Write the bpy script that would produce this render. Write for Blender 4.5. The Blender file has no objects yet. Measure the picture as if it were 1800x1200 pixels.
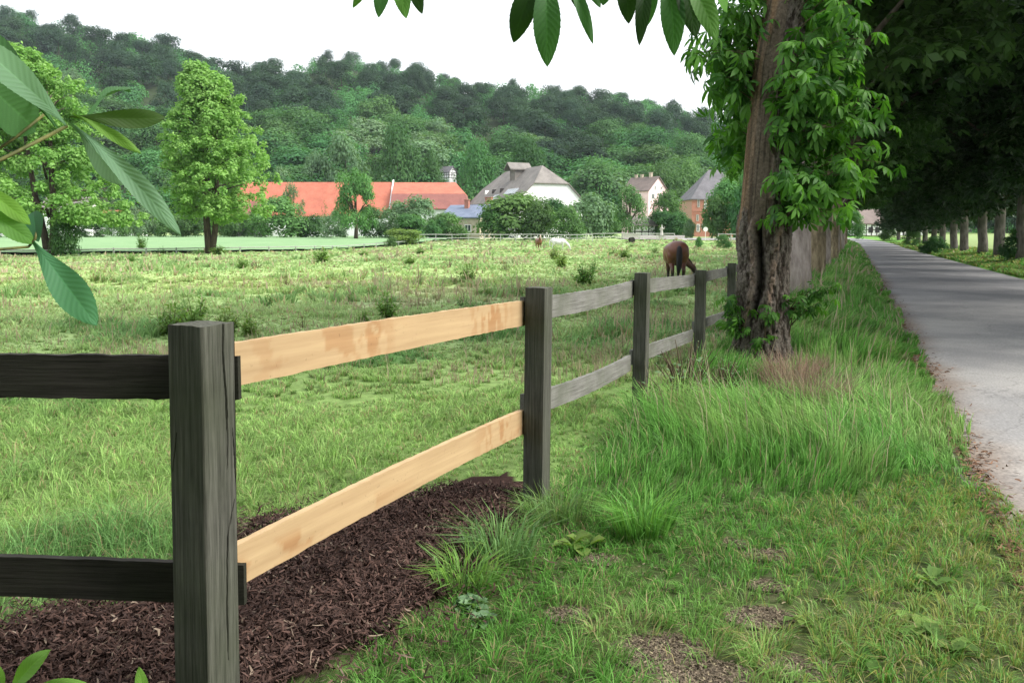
import bpy, bmesh, math, random
import numpy as np
from mathutils import Vector, Matrix
R = math.radians
random.seed(7)
S = bpy.context.scene
COL = S.collection
# ---------------------------------------------------------------- camera
HC = 1.5
PITCH = R(4.0)
F = 1450.0
SHIFT = 86.6
cam = bpy.data.cameras.new('camera'); camo = bpy.data.objects.new('camera', cam); COL.objects.link(camo)
camo.location = (0, 0, HC); camo.rotation_euler = (R(90) - PITCH, 0, 0)
cam.sensor_width = 36; cam.lens = 29.0; cam.shift_y = -SHIFT / 1800.0
cam.clip_start = 0.05; cam.clip_end = 4000
S.camera = camo
# ---------------------------------------------------------------- sky, sun, exposure
SUN_EL, SUN_AZ = R(46), R(104)       # azimuth measured from +Y towards +X
world = bpy.data.worlds.new('World'); S.world = world; world.use_nodes = True
nt = world.node_tree; nt.nodes.clear()
sky = nt.nodes.new('ShaderNodeTexSky'); sky.sky_type = 'NISHITA'; sky.sun_disc = False
sky.sun_elevation = SUN_EL; sky.sun_rotation = SUN_AZ; sky.air_density = 1.0; sky.dust_density = 6.0; sky.ozone_density = 1.0
cl = nt.nodes.new('ShaderNodeMixRGB'); cl.inputs[0].default_value = 0.88      # closed overcast: even white cloud over the blue
nz = nt.nodes.new('ShaderNodeTexNoise'); nz.inputs['Scale'].default_value = 1.6; nz.inputs['Detail'].default_value = 5
cr = nt.nodes.new('ShaderNodeValToRGB')
cr.color_ramp.elements[0].position = 0.3; cr.color_ramp.elements[0].color = (11.0, 11.6, 12.4, 1)
cr.color_ramp.elements[1].position = 0.75; cr.color_ramp.elements[1].color = (13.5, 13.8, 14.0, 1)
bg = nt.nodes.new('ShaderNodeBackground'); bg.inputs[1].default_value = 0.066
wo = nt.nodes.new('ShaderNodeOutputWorld')
nt.links.new(nz.outputs[0], cr.inputs[0]); nt.links.new(sky.outputs[0], cl.inputs[1]); nt.links.new(cr.outputs[0], cl.inputs[2])
nt.links.new(cl.outputs[0], bg.inputs[0]); nt.links.new(bg.outputs[0], wo.inputs[0])
sl = bpy.data.lights.new('sun', 'SUN'); sl.energy = 2.9; sl.angle = R(28); sl.color = (1.0, 0.96, 0.9)
so = bpy.data.objects.new('sun', sl); COL.objects.link(so)
sd = Vector((math.sin(SUN_AZ) * math.cos(SUN_EL), math.cos(SUN_AZ) * math.cos(SUN_EL), math.sin(SUN_EL)))
so.rotation_euler = sd.to_track_quat('Z', 'Y').to_euler(); so.location = (0, 0, 50)
S.view_settings.view_transform = 'Standard'; S.view_settings.look = 'None'
S.view_settings.exposure = 1.12; S.view_settings.gamma = 1.0
S.cycles.max_bounces = 5; S.cycles.diffuse_bounces = 3; S.cycles.glossy_bounces = 2
S.cycles.transmission_bounces = 3; S.cycles.transparent_max_bounces = 4; S.cycles.volume_bounces = 0
S.cycles.caustics_reflective = False; S.cycles.caustics_refractive = False

# ---------------------------------------------------------------- projection helper: a pixel of the photo at depth Y -> world point
def P(px, py, Y):
    t = (600 - SHIFT - py) / F; r = (px - 900) / F
    fy = math.cos(PITCH) + t * math.sin(PITCH); fz = -math.sin(PITCH) + t * math.cos(PITCH)
    k = Y / fy
    return Vector((r * k, Y, HC + fz * k))
# ---------------------------------------------------------------- numpy noise
def _h(i, j, k, s=0):
    n = (i * 73856093) ^ (j * 19349663) ^ (k * 83492791) ^ (s * 2654435)
    n = (n ^ (n >> 13)) * 1274126177 & 0x7fffffff
    n = (n ^ (n >> 16)) * 1103515 & 0x7fffffff
    return (n & 0xffff) / 65535.0
def vnoise(x, y, z=0.0, s=0):
    x = np.asarray(x, float); y = np.asarray(y, float); z = np.asarray(z, float) + np.zeros_like(x)
    xi = np.floor(x).astype(np.int64); yi = np.floor(y).astype(np.int64); zi = np.floor(z).astype(np.int64)
    xf = x - xi; yf = y - yi; zf = z - zi
    xf = xf * xf * (3 - 2 * xf); yf = yf * yf * (3 - 2 * yf); zf = zf * zf * (3 - 2 * zf)
    r = 0
    for a in (0, 1):
        for b in (0, 1):
            for c in (0, 1):
                w = (xf if a else 1 - xf) * (yf if b else 1 - yf) * (zf if c else 1 - zf)
                r = r + w * _h(xi + a, yi + b, zi + c, s)
    return r
def fbm(x, y, z=0.0, o=4, s=0):
    r = 0; a = 0.5; t = 0
    for i in range(o):
        r = r + a * vnoise(np.asarray(x) * 2 ** i, np.asarray(y) * 2 ** i, np.asarray(z) * 2 ** i, s + i); t += a; a *= 0.5
    return r / t
def sstep(a, b, x):
    t = np.clip((np.asarray(x, float) - a) / (b - a), 0, 1); return t * t * (3 - 2 * t)
# ---------------------------------------------------------------- terrain
K = 0.413                                   # fence, trees and road all run along X = c + K*Y
CN = math.cos(math.atan(K))
FENCE_C, TREE_C, ROAD_L, ROAD_W = -1.71, -1.066, 0.762, 5.0
def bend(Y): return -0.0025 * np.maximum(np.asarray(Y, float) - 105, 0) ** 2
def lat(X, Y): return (X - FENCE_C - K * Y - bend(Y)) * CN       # metres right of the fence
def ground(X, Y):
    X = np.asarray(X, float); Y = np.asarray(Y, float)
    m = np.interp(Y, [-100, 8, 15, 25, 60, 95, 112, 125, 160, 200, 240, 400, 1000], [0, 0, -.08, -.22, -.18, -.3, .1, .5, .8, 1.0, 2.0, 2.5, 2.5])
    r = np.interp(Y, [-100, 95, 118, 145, 200, 240, 400, 1000], [0, 0, .25, .75, 1.2, 2.0, 2.5, 2.5])
    s = lat(X, Y)
    w = sstep(-6, -1, s)
    z = m * (1 - w) + r * w
    z = z + 0.22 * sstep(8.0, 9.5, s) * np.clip(Y / 20, 0, 1) * (1 - sstep(150, 200, Y))
    off = np.where((s > 2.1) & (s < 7.2), 0, 1)
    z = z + off * 0.06 * (fbm(X * .5, Y * .5, 0, 3, 5) - .5) * (1 + sstep(6, 30, Y)*1.5)
    return z
def g1(X, Y): return float(ground(X, Y))
RX = [-0.9, -.70, -.62, -.59, -.56, -.52, -.48, -.44, -.40, -.345, -.317, -.29, -.255, -.207, -.138, -.07, 0, .07, .14, .186, .23, .30, .45, .7, 1.0]
RY = [30, 30, 25, 15, 45, 40, 60, 65, 75, 110, 125, 112, 110, 98, 118, 140, 152, 157, 168, 183, 200, 235, 300, 340, 350]
def hillz(X, Y):
    X = np.asarray(X, float); Y = np.asarray(Y, float)
    top = np.interp(X / np.maximum(Y, 1), RX, RY)
    zr = 1.5 + (412 - top) / 1450 * 520 - 10
    t = np.clip((Y - 236) / 284, 0, 1.0)
    t2 = np.clip((Y - 540) / 300, 0, 1)
    return 1.0 + (zr - 1) * (0.82 * t + 0.18 * t * t) - 50 * t2 * t2 + 4 * (fbm(X * .02, Y * .02, 0, 3, 9) - .5) * np.clip((Y - 236) / 40, 0, 1)

# ---------------------------------------------------------------- mesh helpers
def mesh_np(name, V, Fq, mats, col=None, vv=None, smooth=False, midx=None):
    V = np.asarray(V, np.float32); Fq = np.asarray(Fq, np.int32); k = Fq.shape[1]; n = len(Fq)
    me = bpy.data.meshes.new(name)
    me.vertices.add(len(V)); me.vertices.foreach_set('co', V.ravel())
    me.loops.add(n * k); me.loops.foreach_set('vertex_index', Fq.ravel())
    me.polygons.add(n); me.polygons.foreach_set('loop_start', np.arange(0, n * k, k, dtype=np.int32))
    if smooth: me.polygons.foreach_set('use_smooth', np.ones(n, bool))
    for m in (mats if isinstance(mats, (list, tuple)) else [mats]): me.materials.append(m)
    if midx is not None: me.polygons.foreach_set('material_index', np.asarray(midx, np.int32))
    if col is not None:
        a = me.attributes.new('Col', 'FLOAT_COLOR', 'POINT')
        c = np.ones((len(V), 4), np.float32); c[:, :3] = col; a.data.foreach_set('color', c.ravel())
    if vv is not None:
        a = me.attributes.new('v', 'FLOAT', 'POINT'); a.data.foreach_set('value', np.asarray(vv, np.float32))
    me.update(calc_edges=True); me.validate()
    return me
def link(name, me, parent=None):
    o = bpy.data.objects.new(name, me); COL.objects.link(o)
    if parent is not None: o.parent = parent
    return o
def tag(o, label=None, cat=None, group=None, kind=None):
    if label: o['label'] = label
    if cat: o['category'] = cat
    if group: o['group'] = group
    if kind: o['kind'] = kind
    return o
def empty(name, loc=(0, 0, 0), rz=0):
    o = bpy.data.objects.new(name, None); COL.objects.link(o); o.location = loc; o.rotation_euler = (0, 0, rz)
    o.empty_display_size = .2
    return o
def copy_tree(o, parent=None):
    c = o.copy(); COL.objects.link(c)
    if parent is not None: c.parent = parent
    for ch in list(KIDS.get(o.name, [])): copy_tree(ch, c)
    return c
KIDS = {}
def kid(parent, o): KIDS.setdefault(parent.name, []).append(o); return o
class MB:
    """polygon collector (arbitrary faces) -> one mesh"""
    def __init__(s): s.v = []; s.f = []; s.m = []
    def poly(s, pts, m=0):
        b = len(s.v); s.v += [tuple(p) for p in pts]; s.f.append(list(range(b, b + len(pts)))); s.m.append(m)
    def prism(s, pts, off, m=0):
        """closed solid: polygon pts extruded by vector off"""
        off = Vector(off); a = [Vector(p) for p in pts]; c = [p + off for p in a]; n = len(a); b = len(s.v)
        s.v += [tuple(p) for p in a + c]
        s.f.append(list(range(b, b + n))); s.f.append([b + n + i for i in reversed(range(n))]); s.m += [m, m]
        for i in range(n):
            j = (i + 1) % n; s.f.append([b + j, b + i, b + n + i, b + n + j]); s.m.append(m)
    def box(s, c, sz, M=None, m=0):
        cx, cy, cz = c; x, y, z = [q / 2 for q in sz]
        pts = [Vector((cx + i * x, cy + j * y, cz - z)) for i, j in ((-1, -1), (1, -1), (1, 1), (-1, 1))]
        up = Vector((0, 0, 2 * z))
        if M is not None: pts = [M @ p for p in pts]; up = M.to_3x3() @ up
        s.prism(pts, up, m)
    def tube(s, pts, rad, n=8, m=0):
        pts = [Vector(p) for p in pts]; b = len(s.v)
        prev = None
        for i, p in enumerate(pts):
            d = (pts[min(i + 1, len(pts) - 1)] - pts[max(i - 1, 0)]).normalized()
            ref = Vector((0, 0, 1)) if abs(d.z) < .9 else Vector((1, 0, 0))
            if prev is None: u = d.cross(ref).normalized()
            else: u = (prev - d * prev.dot(d)).normalized()
            prev = u; w = d.cross(u); r = rad[i] if hasattr(rad, '__len__') else rad
            for k in range(n):
                a = 2 * math.pi * k / n; s.v.append(tuple(p + (u * math.cos(a) + w * math.sin(a)) * r))
        for i in range(len(pts) - 1):
            for k in range(n):
                k2 = (k + 1) % n; s.f.append([b + i * n + k, b + i * n + k2, b + (i + 1) * n + k2, b + (i + 1) * n + k]); s.m.append(m)
        s.f.append([b + k for k in reversed(range(n))]); s.f.append([b + (len(pts) - 1) * n + k for k in range(n)]); s.m += [m, m]
    def mesh(s, name, mats, smooth=False, recalc=True):
        me = bpy.data.meshes.new(name); me.from_pydata(s.v, [], s.f)
        for m in (mats if isinstance(mats, (list, tuple)) else [mats]): me.materials.append(m)
        me.polygons.foreach_set('material_index', s.m)
        if smooth: me.polygons.foreach_set('use_smooth', [True] * len(s.f))
        me.update()
        if recalc:
            bm = bmesh.new(); bm.from_mesh(me); bmesh.ops.recalc_face_normals(bm, faces=bm.faces); bm.to_mesh(me); bm.free()
        return me
    def build(s, name, mats, parent=None, smooth=False):
        o = link(name, s.mesh(name, mats, smooth), parent)
        if parent is not None: kid(parent, o)
        return o
def bevel(o, w, seg=2):
    b = o.modifiers.new('bevel', 'BEVEL'); b.width = w; b.segments = seg; b.limit_method = 'ANGLE'; return o

# ---------------------------------------------------------------- materials
def newmat(name):
    m = bpy.data.materials.new(name); m.use_nodes = True; n = m.node_tree; n.nodes.clear()
    o = n.nodes.new('ShaderNodeOutputMaterial'); return m, n, o
def N(n, t, **kw):
    x = n.nodes.new(t)
    for k, v in kw.items():
        if k.startswith('i_'): x.inputs[k[2:].replace('_', ' ')].default_value = v
        else: setattr(x, k, v)
    return x
def leaf_mat(name, dark, light, trans=.35, rough=.55, hv=.03, vv=.5, tcol=(1.25, 1.5, .5), spec=.25):
    m, n, o = newmat(name); L = n.links
    at = N(n, 'ShaderNodeAttribute', attribute_name='v')
    mx = N(n, 'ShaderNodeMixRGB'); mx.inputs[1].default_value = (*dark, 1); mx.inputs[2].default_value = (*light, 1)
    oi = N(n, 'ShaderNodeObjectInfo')
    hs = N(n, 'ShaderNodeHueSaturation'); mr = N(n, 'ShaderNodeMapRange'); mr.inputs[3].default_value = .5 - hv; mr.inputs[4].default_value = .5 + hv
    mr2 = N(n, 'ShaderNodeMapRange'); mr2.inputs[3].default_value = 1 - vv; mr2.inputs[4].default_value = 1 + vv
    m3 = N(n, 'ShaderNodeMath', operation='FRACT'); m4 = N(n, 'ShaderNodeMath', operation='MULTIPLY'); m4.inputs[1].default_value = 17.3
    L.new(at.outputs['Fac'], mx.inputs[0]); L.new(oi.outputs['Random'], mr.inputs[0]); L.new(oi.outputs['Random'], m4.inputs[0])
    L.new(m4.outputs[0], m3.inputs[0]); L.new(m3.outputs[0], mr2.inputs[0])
    L.new(mr.outputs[0], hs.inputs['Hue']); L.new(mr2.outputs[0], hs.inputs['Value']); L.new(mx.outputs[0], hs.inputs['Color'])
    p = N(n, 'ShaderNodeBsdfPrincipled'); p.inputs['Roughness'].default_value = rough; p.inputs['Specular IOR Level'].default_value = spec
    t = N(n, 'ShaderNodeBsdfTranslucent'); tm = N(n, 'ShaderNodeMixRGB', blend_type='MULTIPLY'); tm.inputs[0].default_value = 1; tm.inputs[2].default_value = (*tcol, 1)
    ms = N(n, 'ShaderNodeMixShader'); ms.inputs[0].default_value = trans
    L.new(hs.outputs[0], p.inputs['Base Color']); L.new(hs.outputs[0], tm.inputs[1]); L.new(tm.outputs[0], t.inputs[0])
    L.new(p.outputs[0], ms.inputs[1]); L.new(t.outputs[0], ms.inputs[2]); L.new(ms.outputs[0], o.inputs[0])
    return m
def col_mat(name, trans=.3, rough=.6, spec=.2, bump=0, bscale=40, dark=1.0, nscale=0, namt=.3):
    m, n, o = newmat(name); L = n.links
    at = N(n, 'ShaderNodeAttribute', attribute_name='Col'); src = at.outputs['Color']
    p = N(n, 'ShaderNodeBsdfPrincipled'); p.inputs['Roughness'].default_value = rough; p.inputs['Specular IOR Level'].default_value = spec
    if dark != 1.0:
        dk = N(n, 'ShaderNodeVectorMath', operation='SCALE'); dk.inputs['Scale'].default_value = dark; L.new(src, dk.inputs[0]); src = dk.outputs[0]
    if nscale:
        tc = N(n, 'ShaderNodeTexCoord'); q = N(n, 'ShaderNodeTexNoise', i_Scale=nscale, i_Detail=6.0, i_Roughness=.65)
        mr = N(n, 'ShaderNodeMapRange'); mr.inputs[1].default_value = .3; mr.inputs[2].default_value = .7; mr.inputs[3].default_value = 1 - namt; mr.inputs[4].default_value = 1 + namt
        mu = N(n, 'ShaderNodeVectorMath', operation='SCALE')
        L.new(tc.outputs['Object'], q.inputs['Vector']); L.new(q.outputs[0], mr.inputs[0]); L.new(src, mu.inputs[0]); L.new(mr.outputs[0], mu.inputs['Scale']); src = mu.outputs[0]
    L.new(src, p.inputs['Base Color'])
    if bump:
        tc = N(n, 'ShaderNodeTexCoord'); q = N(n, 'ShaderNodeTexNoise', i_Scale=bscale, i_Detail=6.0, i_Roughness=.7)
        b = N(n, 'ShaderNodeBump'); b.inputs['Strength'].default_value = bump; b.inputs['Distance'].default_value = .02
        L.new(tc.outputs['Object'], q.inputs['Vector']); L.new(q.outputs[0], b.inputs['Height']); L.new(b.outputs[0], p.inputs['Normal'])
    if trans:
        t = N(n, 'ShaderNodeBsdfTranslucent'); ms = N(n, 'ShaderNodeMixShader'); ms.inputs[0].default_value = trans
        L.new(src, t.inputs[0]); L.new(p.outputs[0], ms.inputs[1]); L.new(t.outputs[0], ms.inputs[2]); L.new(ms.outputs[0], o.inputs[0])
    else: L.new(p.outputs[0], o.inputs[0])
    return m
def noisy(name, c1, c2, scale=(1, 1, 1), ns=5, detail=6, rough=.8, bump=.2, bdist=.01, spec=.2, lo=.35, hi=.65, c3=None, s3=3, metal=0, ov=0):
    """two-tone noise material in object space (scale stretches the grain)"""
    m, n, o = newmat(name); L = n.links
    tc = N(n, 'ShaderNodeTexCoord'); mp = N(n, 'ShaderNodeMapping'); mp.inputs['Scale'].default_value = scale
    q = N(n, 'ShaderNodeTexNoise', i_Scale=ns, i_Detail=detail, i_Roughness=.65)
    r = N(n, 'ShaderNodeValToRGB'); r.color_ramp.elements[0].position = lo; r.color_ramp.elements[1].position = hi
    r.color_ramp.elements[0].color = (*c1, 1); r.color_ramp.elements[1].color = (*c2, 1)
    L.new(tc.outputs['Object'], mp.inputs[0]); L.new(mp.outputs[0], q.inputs['Vector']); L.new(q.outputs[0], r.inputs[0]); src = r.outputs[0]
    if c3 is not None:
        q3 = N(n, 'ShaderNodeTexNoise', i_Scale=s3, i_Detail=4.0); r3 = N(n, 'ShaderNodeMapRange'); r3.inputs[1].default_value = .5; r3.inputs[2].default_value = .68
        mx = N(n, 'ShaderNodeMixRGB'); mx.inputs[2].default_value = (*c3, 1)
        L.new(tc.outputs['Object'], q3.inputs['Vector']); L.new(q3.outputs[0], r3.inputs[0]); L.new(r3.outputs[0], mx.inputs[0]); L.new(src, mx.inputs[1]); src = mx.outputs[0]
    if ov:
        oi = N(n, 'ShaderNodeObjectInfo'); rr_ = N(n, 'ShaderNodeValToRGB'); e = rr_.color_ramp.elements; e[0].color = (.75, .72, .68, 1); e[1].color = (1.5, 1.22, 1.0, 1); e2 = e.new(.35); e2.color = (1.7, 1.5, 1.45, 1); e3 = e.new(.7); e3.color = (.9, .85, .82, 1)
        mo = N(n, 'ShaderNodeMixRGB', blend_type='MULTIPLY'); mo.inputs[0].default_value = 1; L.new(oi.outputs['Random'], rr_.inputs[0]); L.new(src, mo.inputs[1]); L.new(rr_.outputs[0], mo.inputs[2]); src = mo.outputs[0]
    p = N(n, 'ShaderNodeBsdfPrincipled'); p.inputs['Roughness'].default_value = rough; p.inputs['Specular IOR Level'].default_value = spec; p.inputs['Metallic'].default_value = metal
    b = N(n, 'ShaderNodeBump'); b.inputs['Strength'].default_value = bump; b.inputs['Distance'].default_value = bdist
    L.new(q.outputs[0], b.inputs['Height']); L.new(b.outputs[0], p.inputs['Normal'])
    L.new(src, p.inputs['Base Color']); L.new(p.outputs[0], o.inputs[0]); return m

M = {}
M['grass'] = col_mat('grass_blades', trans=.42, rough=.5, spec=.2, dark=1.45)
M['chips'] = col_mat('mulch_fibre', trans=0, rough=.85, spec=.15)
M['soil'] = col_mat('ground_soil', trans=0, rough=.95, spec=.05, bump=.8, bscale=25, nscale=9, namt=.35)
M['bark'] = col_mat('chestnut_bark', trans=0, rough=.9, spec=.1, bump=1.0, bscale=26, nscale=30, namt=.45)
M['bark_far'] = noisy('avenue_bark', (.10, .08, .065), (.27, .215, .175), (3, 3, .8), 3, 8, .9, .7, .05, c3=(.10, .105, .06), s3=1.1, ov=1)
M['bark_pink'] = noisy('pinkish_bark', (.26, .21, .19), (.52, .44, .40), (3, 3, .8), 3, 8, .9, .7, .05, c3=(.13, .12, .09), s3=1.3)
M['bark_tan'] = noisy('tan_bark', (.15, .11, .07), (.44, .35, .23), (3, 3, .8), 2.5, 8, .9, .7, .05, c3=(.10, .085, .06), s3=1.6)
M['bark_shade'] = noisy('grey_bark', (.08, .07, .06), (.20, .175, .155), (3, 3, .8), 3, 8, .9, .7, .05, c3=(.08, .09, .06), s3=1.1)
M['bark_dark'] = noisy('tree_bark', (.035, .028, .022), (.10, .08, .06), (3, 3, .5), 3, 8, .9, .5, .05)
M['twig'] = noisy('twig_bark', (.05, .035, .02), (.13, .10, .06), (1, 1, 1), 20, 4, .8, .3, .003)
M['leaf_near'] = leaf_mat('chestnut_leaf', (.030, .10, .018), (.12, .28, .045), .40, .5, 0, 0, spec=.2)
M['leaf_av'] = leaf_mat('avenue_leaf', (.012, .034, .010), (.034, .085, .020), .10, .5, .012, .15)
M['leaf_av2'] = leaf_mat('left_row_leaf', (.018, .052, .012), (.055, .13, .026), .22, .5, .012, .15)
M['leaf_hilldark'] = leaf_mat('beech_leaf', (.024, .054, .034), (.052, .098, .054), .3, .7, .02, .25, spec=.1)
M['leaf_hill'] = leaf_mat('woodland_leaf', (.045, .118, .044), (.095, .20, .066), .3, .7, .025, .3, spec=.1)
M['leaf_bright'] = leaf_mat('ash_leaf', (.16, .33, .075), (.29, .47, .14), .40, .6, .008, .08, tcol=(1.1, 1.25, .7), spec=.15)
M['leaf_mid'] = leaf_mat('shrub_leaf', (.055, .125, .04), (.13, .25, .075), .3, .65, .02, .25, spec=.12)
M['leaf_grey'] = leaf_mat('willow_leaf', (.09, .165, .085), (.18, .28, .15), .3, .65, .01, .12, spec=.12)
M['leaf_weed'] = leaf_mat('weed_leaf', (.075, .16, .035), (.19, .30, .075), .35, .6, .02, .2, spec=.2)
M['leaf_dry'] = leaf_mat('dry_weed', (.13, .07, .03), (.26, .17, .09), .25, .8, .01, .15, tcol=(1, 1, 1), spec=.1)

# ---------------------------------------------------------------- foliage generators
rng = np.random.default_rng(11)
def unit(n, r=None):
    v = (r or rng).normal(size=(n, 3)); return v / np.linalg.norm(v, axis=1)[:, None]
def norm(v): return v / np.maximum(np.linalg.norm(v, axis=-1, keepdims=True), 1e-9)
def leaf_quads(C, Nn, size, asp=.55, axis=None, r=rng):
    """rhombic leaves at C facing Nn"""
    n = len(C); a = norm(r.normal(size=(n, 3)) if axis is None else axis + .35 * r.normal(size=(n, 3)))
    a = norm(a - Nn * (a * Nn).sum(1)[:, None]); b = np.cross(Nn, a); s = np.asarray(size).reshape(-1, 1) if np.ndim(size) else size
    V = np.stack([C - a * s * .5, C + b * s * asp * .5 + a * s * .05, C + a * s * .5, C - b * s * asp * .5 + a * s * .05], 1).reshape(-1, 3)
    return V, np.arange(4 * n).reshape(-1, 4)
def stamp(Vt, Ft, pos, Rm, sc):
    """copies template (Vt,Ft) to pos with rotation matrices Rm and scale sc"""
    n = len(pos); V = np.einsum('nij,vj->nvi', Rm, Vt) * np.asarray(sc).reshape(-1, 1, 1) + pos[:, None, :]
    Fa = (Ft[None] + (np.arange(n) * len(Vt))[:, None, None]).reshape(-1, Ft.shape[1])
    return V.reshape(-1, 3), Fa
def frames(fwd, up):
    x = norm(fwd); y = norm(np.cross(up, x)); z = np.cross(x, y); return np.stack([x, y, z], -1)
def leaflet(L=1.0, W=.34, droop=.35, nl=5, fold=.15, serr=0.0, nw=2):
    """obovate leaflet along +x, returns grid verts and quad faces"""
    V = []; xs = np.linspace(0, 1, nl + 1)
    for i, x in enumerate(xs):
        w = W * .5 * (math.sin(math.pi * min(x ** 1.35, 1) * .97 + .03) ** .8 * (0.55 + .75 * x)) if x < 1 else 0.004
        w = max(w, .012)
        if serr and 0 < i < nl: w *= 1 + serr * (1 if i % 2 else -1)
        for j in range(-nw, nw + 1):
            t = j / nw
            V.append((L * (x * (1 - .12 * droop * x)) - abs(t) * .03 * L * (serr > 0), w * t * L * 1.0, L * (-droop * x * x * .8 + fold * abs(t) * w * 2 - .012 * math.cos(i * 3.1) * abs(t))))
    V = np.array(V); c = 2 * nw + 1
    Fq = [(i * c + j, (i + 1) * c + j, (i + 1) * c + j + 1, i * c + j + 1) for i in range(nl) for j in range(c - 1)]
    return V, np.array(Fq)
def palm_template(nleaf=7, nl=4, nw=1, droop=.5, seed=0, W=.36):
    r = random.Random(seed); Vs = []; Fs = []; b = 0
    for k in range(nleaf):
        t = (k - (nleaf - 1) / 2) / ((nleaf - 1) / 2); ang = t * R(115) + r.uniform(-.1, .1); ln = 1 - .45 * abs(t) ** 1.3
        if nl == 1:
            w = W * .5 * ln; V = np.array([(0, 0, 0), (.62 * ln, w, -.10 * ln), (ln * .95, 0, -.45 * ln * droop - .1), (.62 * ln, -w, -.10 * ln)]); Fq = np.array([(0, 3, 2, 1)])
        else: V, Fq = leaflet(ln, W, droop * r.uniform(.7, 1.3), nl, .18, 0, nw)
        c, s_ = math.cos(ang), math.sin(ang); V = V @ np.array([[c, s_, 0], [-s_, c, 0], [0, 0, 1]])
        Vs.append(V); Fs.append(Fq + b); b += len(V)
    return np.concatenate(Vs), np.concatenate(Fs)
def blob_cloud(n, blobs, shell=.8, r=rng):
    """points on the shells of sphere blobs (c, rad) with outward normals and clump value"""
    c = np.array([b[0] for b in blobs], float); rd = np.array([b[1] for b in blobs], float)
    pr = rd ** 2 / (rd ** 2).sum(); k = r.choice(len(blobs), n, p=pr)
    d = unit(n, r); d[:, 2] = np.where(d[:, 2] < -.3, -d[:, 2], d[:, 2])
    rr = rd[k] * (shell + (1.12 - shell) * r.random(n))
    p = c[k] + d * rr[:, None] * np.array([1, 1, .8])
    cv = r.random(len(blobs))[k]
    return p, d, cv
def crown_blobs(rx, ry, rz, cz, nb, br, r, top=.3, cone=0.0, off=(0, 0), zlo=-.55):
    out = []
    for i in range(nb):
        d = unit(1, r)[0]; d[2] = d[2] if d[2] > zlo else -d[2]
        q = r.uniform(.45, .82); x, y, z = d * q
        f = 1 - cone * max(z, 0) if cone else 1
        out.append(((x * rx * f + off[0], y * ry * f + off[1], cz + z * rz), br * r.uniform(.7, 1.3) * (1 - .3 * max(z, 0))))
    return out
def tree_trunk(mb, h, r0, cz, lean=(0, 0), nl=5, rad=2.5, seed=0, m=0, fork=.45):
    r = random.Random(seed)
    pts = []; rr = []
    for i in range(9):
        t = i / 8; pts.append((lean[0] * t + .08 * r.uniform(-1, 1) * (i > 0), lean[1] * t + .08 * r.uniform(-1, 1) * (i > 0), h * t - (.15 if i == 0 else 0)))
        rr.append(r0 * (1.35 if i == 0 else 1.08 if i == 1 else 1 - .5 * t))
    mb.tube(pts, rr, 10, m)
    for k in range(nl):
        t = r.uniform(fork, .95); a = 2 * math.pi * (k + r.random() * .6) / nl
        b = Vector(pts[int(t * 8)]); e = Vector((b.x + math.cos(a) * rad, b.y + math.sin(a) * rad, b.z + (cz - h * .6) * r.uniform(.5, 1.0)))
        mid = (b + e) / 2 + Vector((0, 0, .12 * rad)); q = r0 * .42
        mb.tube([b, b.lerp(mid, .5), mid, mid.lerp(e, .5) + Vector((0, 0, .1)), e], [q, q * .8, q * .6, q * .4, q * .15], 6, m)

# ---------------------------------------------------------------- zones of the ground
def in_poly(px, py, poly):
    c = np.zeros(len(px), bool); n = len(poly)
    for i in range(n):
        x1, y1 = poly[i]; x2, y2 = poly[(i + 1) % n]
        if y1 == y2: continue
        k = ((y1 > py) != (y2 > py)) & (px < (x2 - x1) * (py - y1) / (y2 - y1) + x1); c ^= k
    return c
def GP(px, py):
    """photo pixel -> ground point at z=0"""
    t = (600 - SHIFT - py) / F; r = (px - 900) / F
    fy = math.cos(PITCH) + t * math.sin(PITCH); fz = -math.sin(PITCH) + t * math.cos(PITCH); k = -HC / fz
    return (r * k, fy * k)
MULCH = [GP(*q) for q in [(-500, 1230), (-200, 1130), (60, 1105), (180, 1075), (310, 1062), (400, 985), (430, 935), (560, 915), (650, 890), (740, 885), (800, 868), (850, 845), (925, 838), (935, 880), (900, 915), (850, 935), (838, 990), (800, 1045), (760, 1090), (690, 1125), (560, 1180), (400, 1250), (0, 1420), (-500, 1500)]]
BARE = [(*GP(1165, 1150), .13), (*GP(1335, 1090), .09), (*GP(1345, 980), .07), (*GP(1230, 1205), .15), (*GP(1400, 1180), .09), (*GP(1350, 1035), .06), (*GP(1000, 1085), .07), (*GP(1050, 985), .07), (*GP(1290, 960), .05)]
def mulch_mask(X, Y):
    wx = X + .34 * (fbm(X * 3.5, Y * 3.5, 0, 4, 21) - .5); wy = Y + .45 * (fbm(X * 3.5, Y * 3.5, 5, 4, 22) - .5)
    return in_poly(wx, wy, MULCH)
def bare_mask(X, Y):
    m = np.zeros(len(X)); w = .5 * (fbm(X * 5, Y * 5, 0, 3, 31) - .5)
    for bx, by, br in BARE: m = np.maximum(m, 1 - sstep(.6, 1.15, np.hypot((X - bx) * .8, (Y - by) * 1.1) / br + w))
    return m
LF = [P(-250, 452, 60), P(310, 442, 76), P(520, 436, 86), P(620, 428, 98), P(740, 420, 116), P(840, 417, 150), P(840, 415, 196), P(-300, 415, 196)]
LFP = [(p.x, p.y) for p in LF]
def rfield(X, Y): return (lat(X, Y) > 11.5) & (Y > 8) & (Y < 225)
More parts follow.
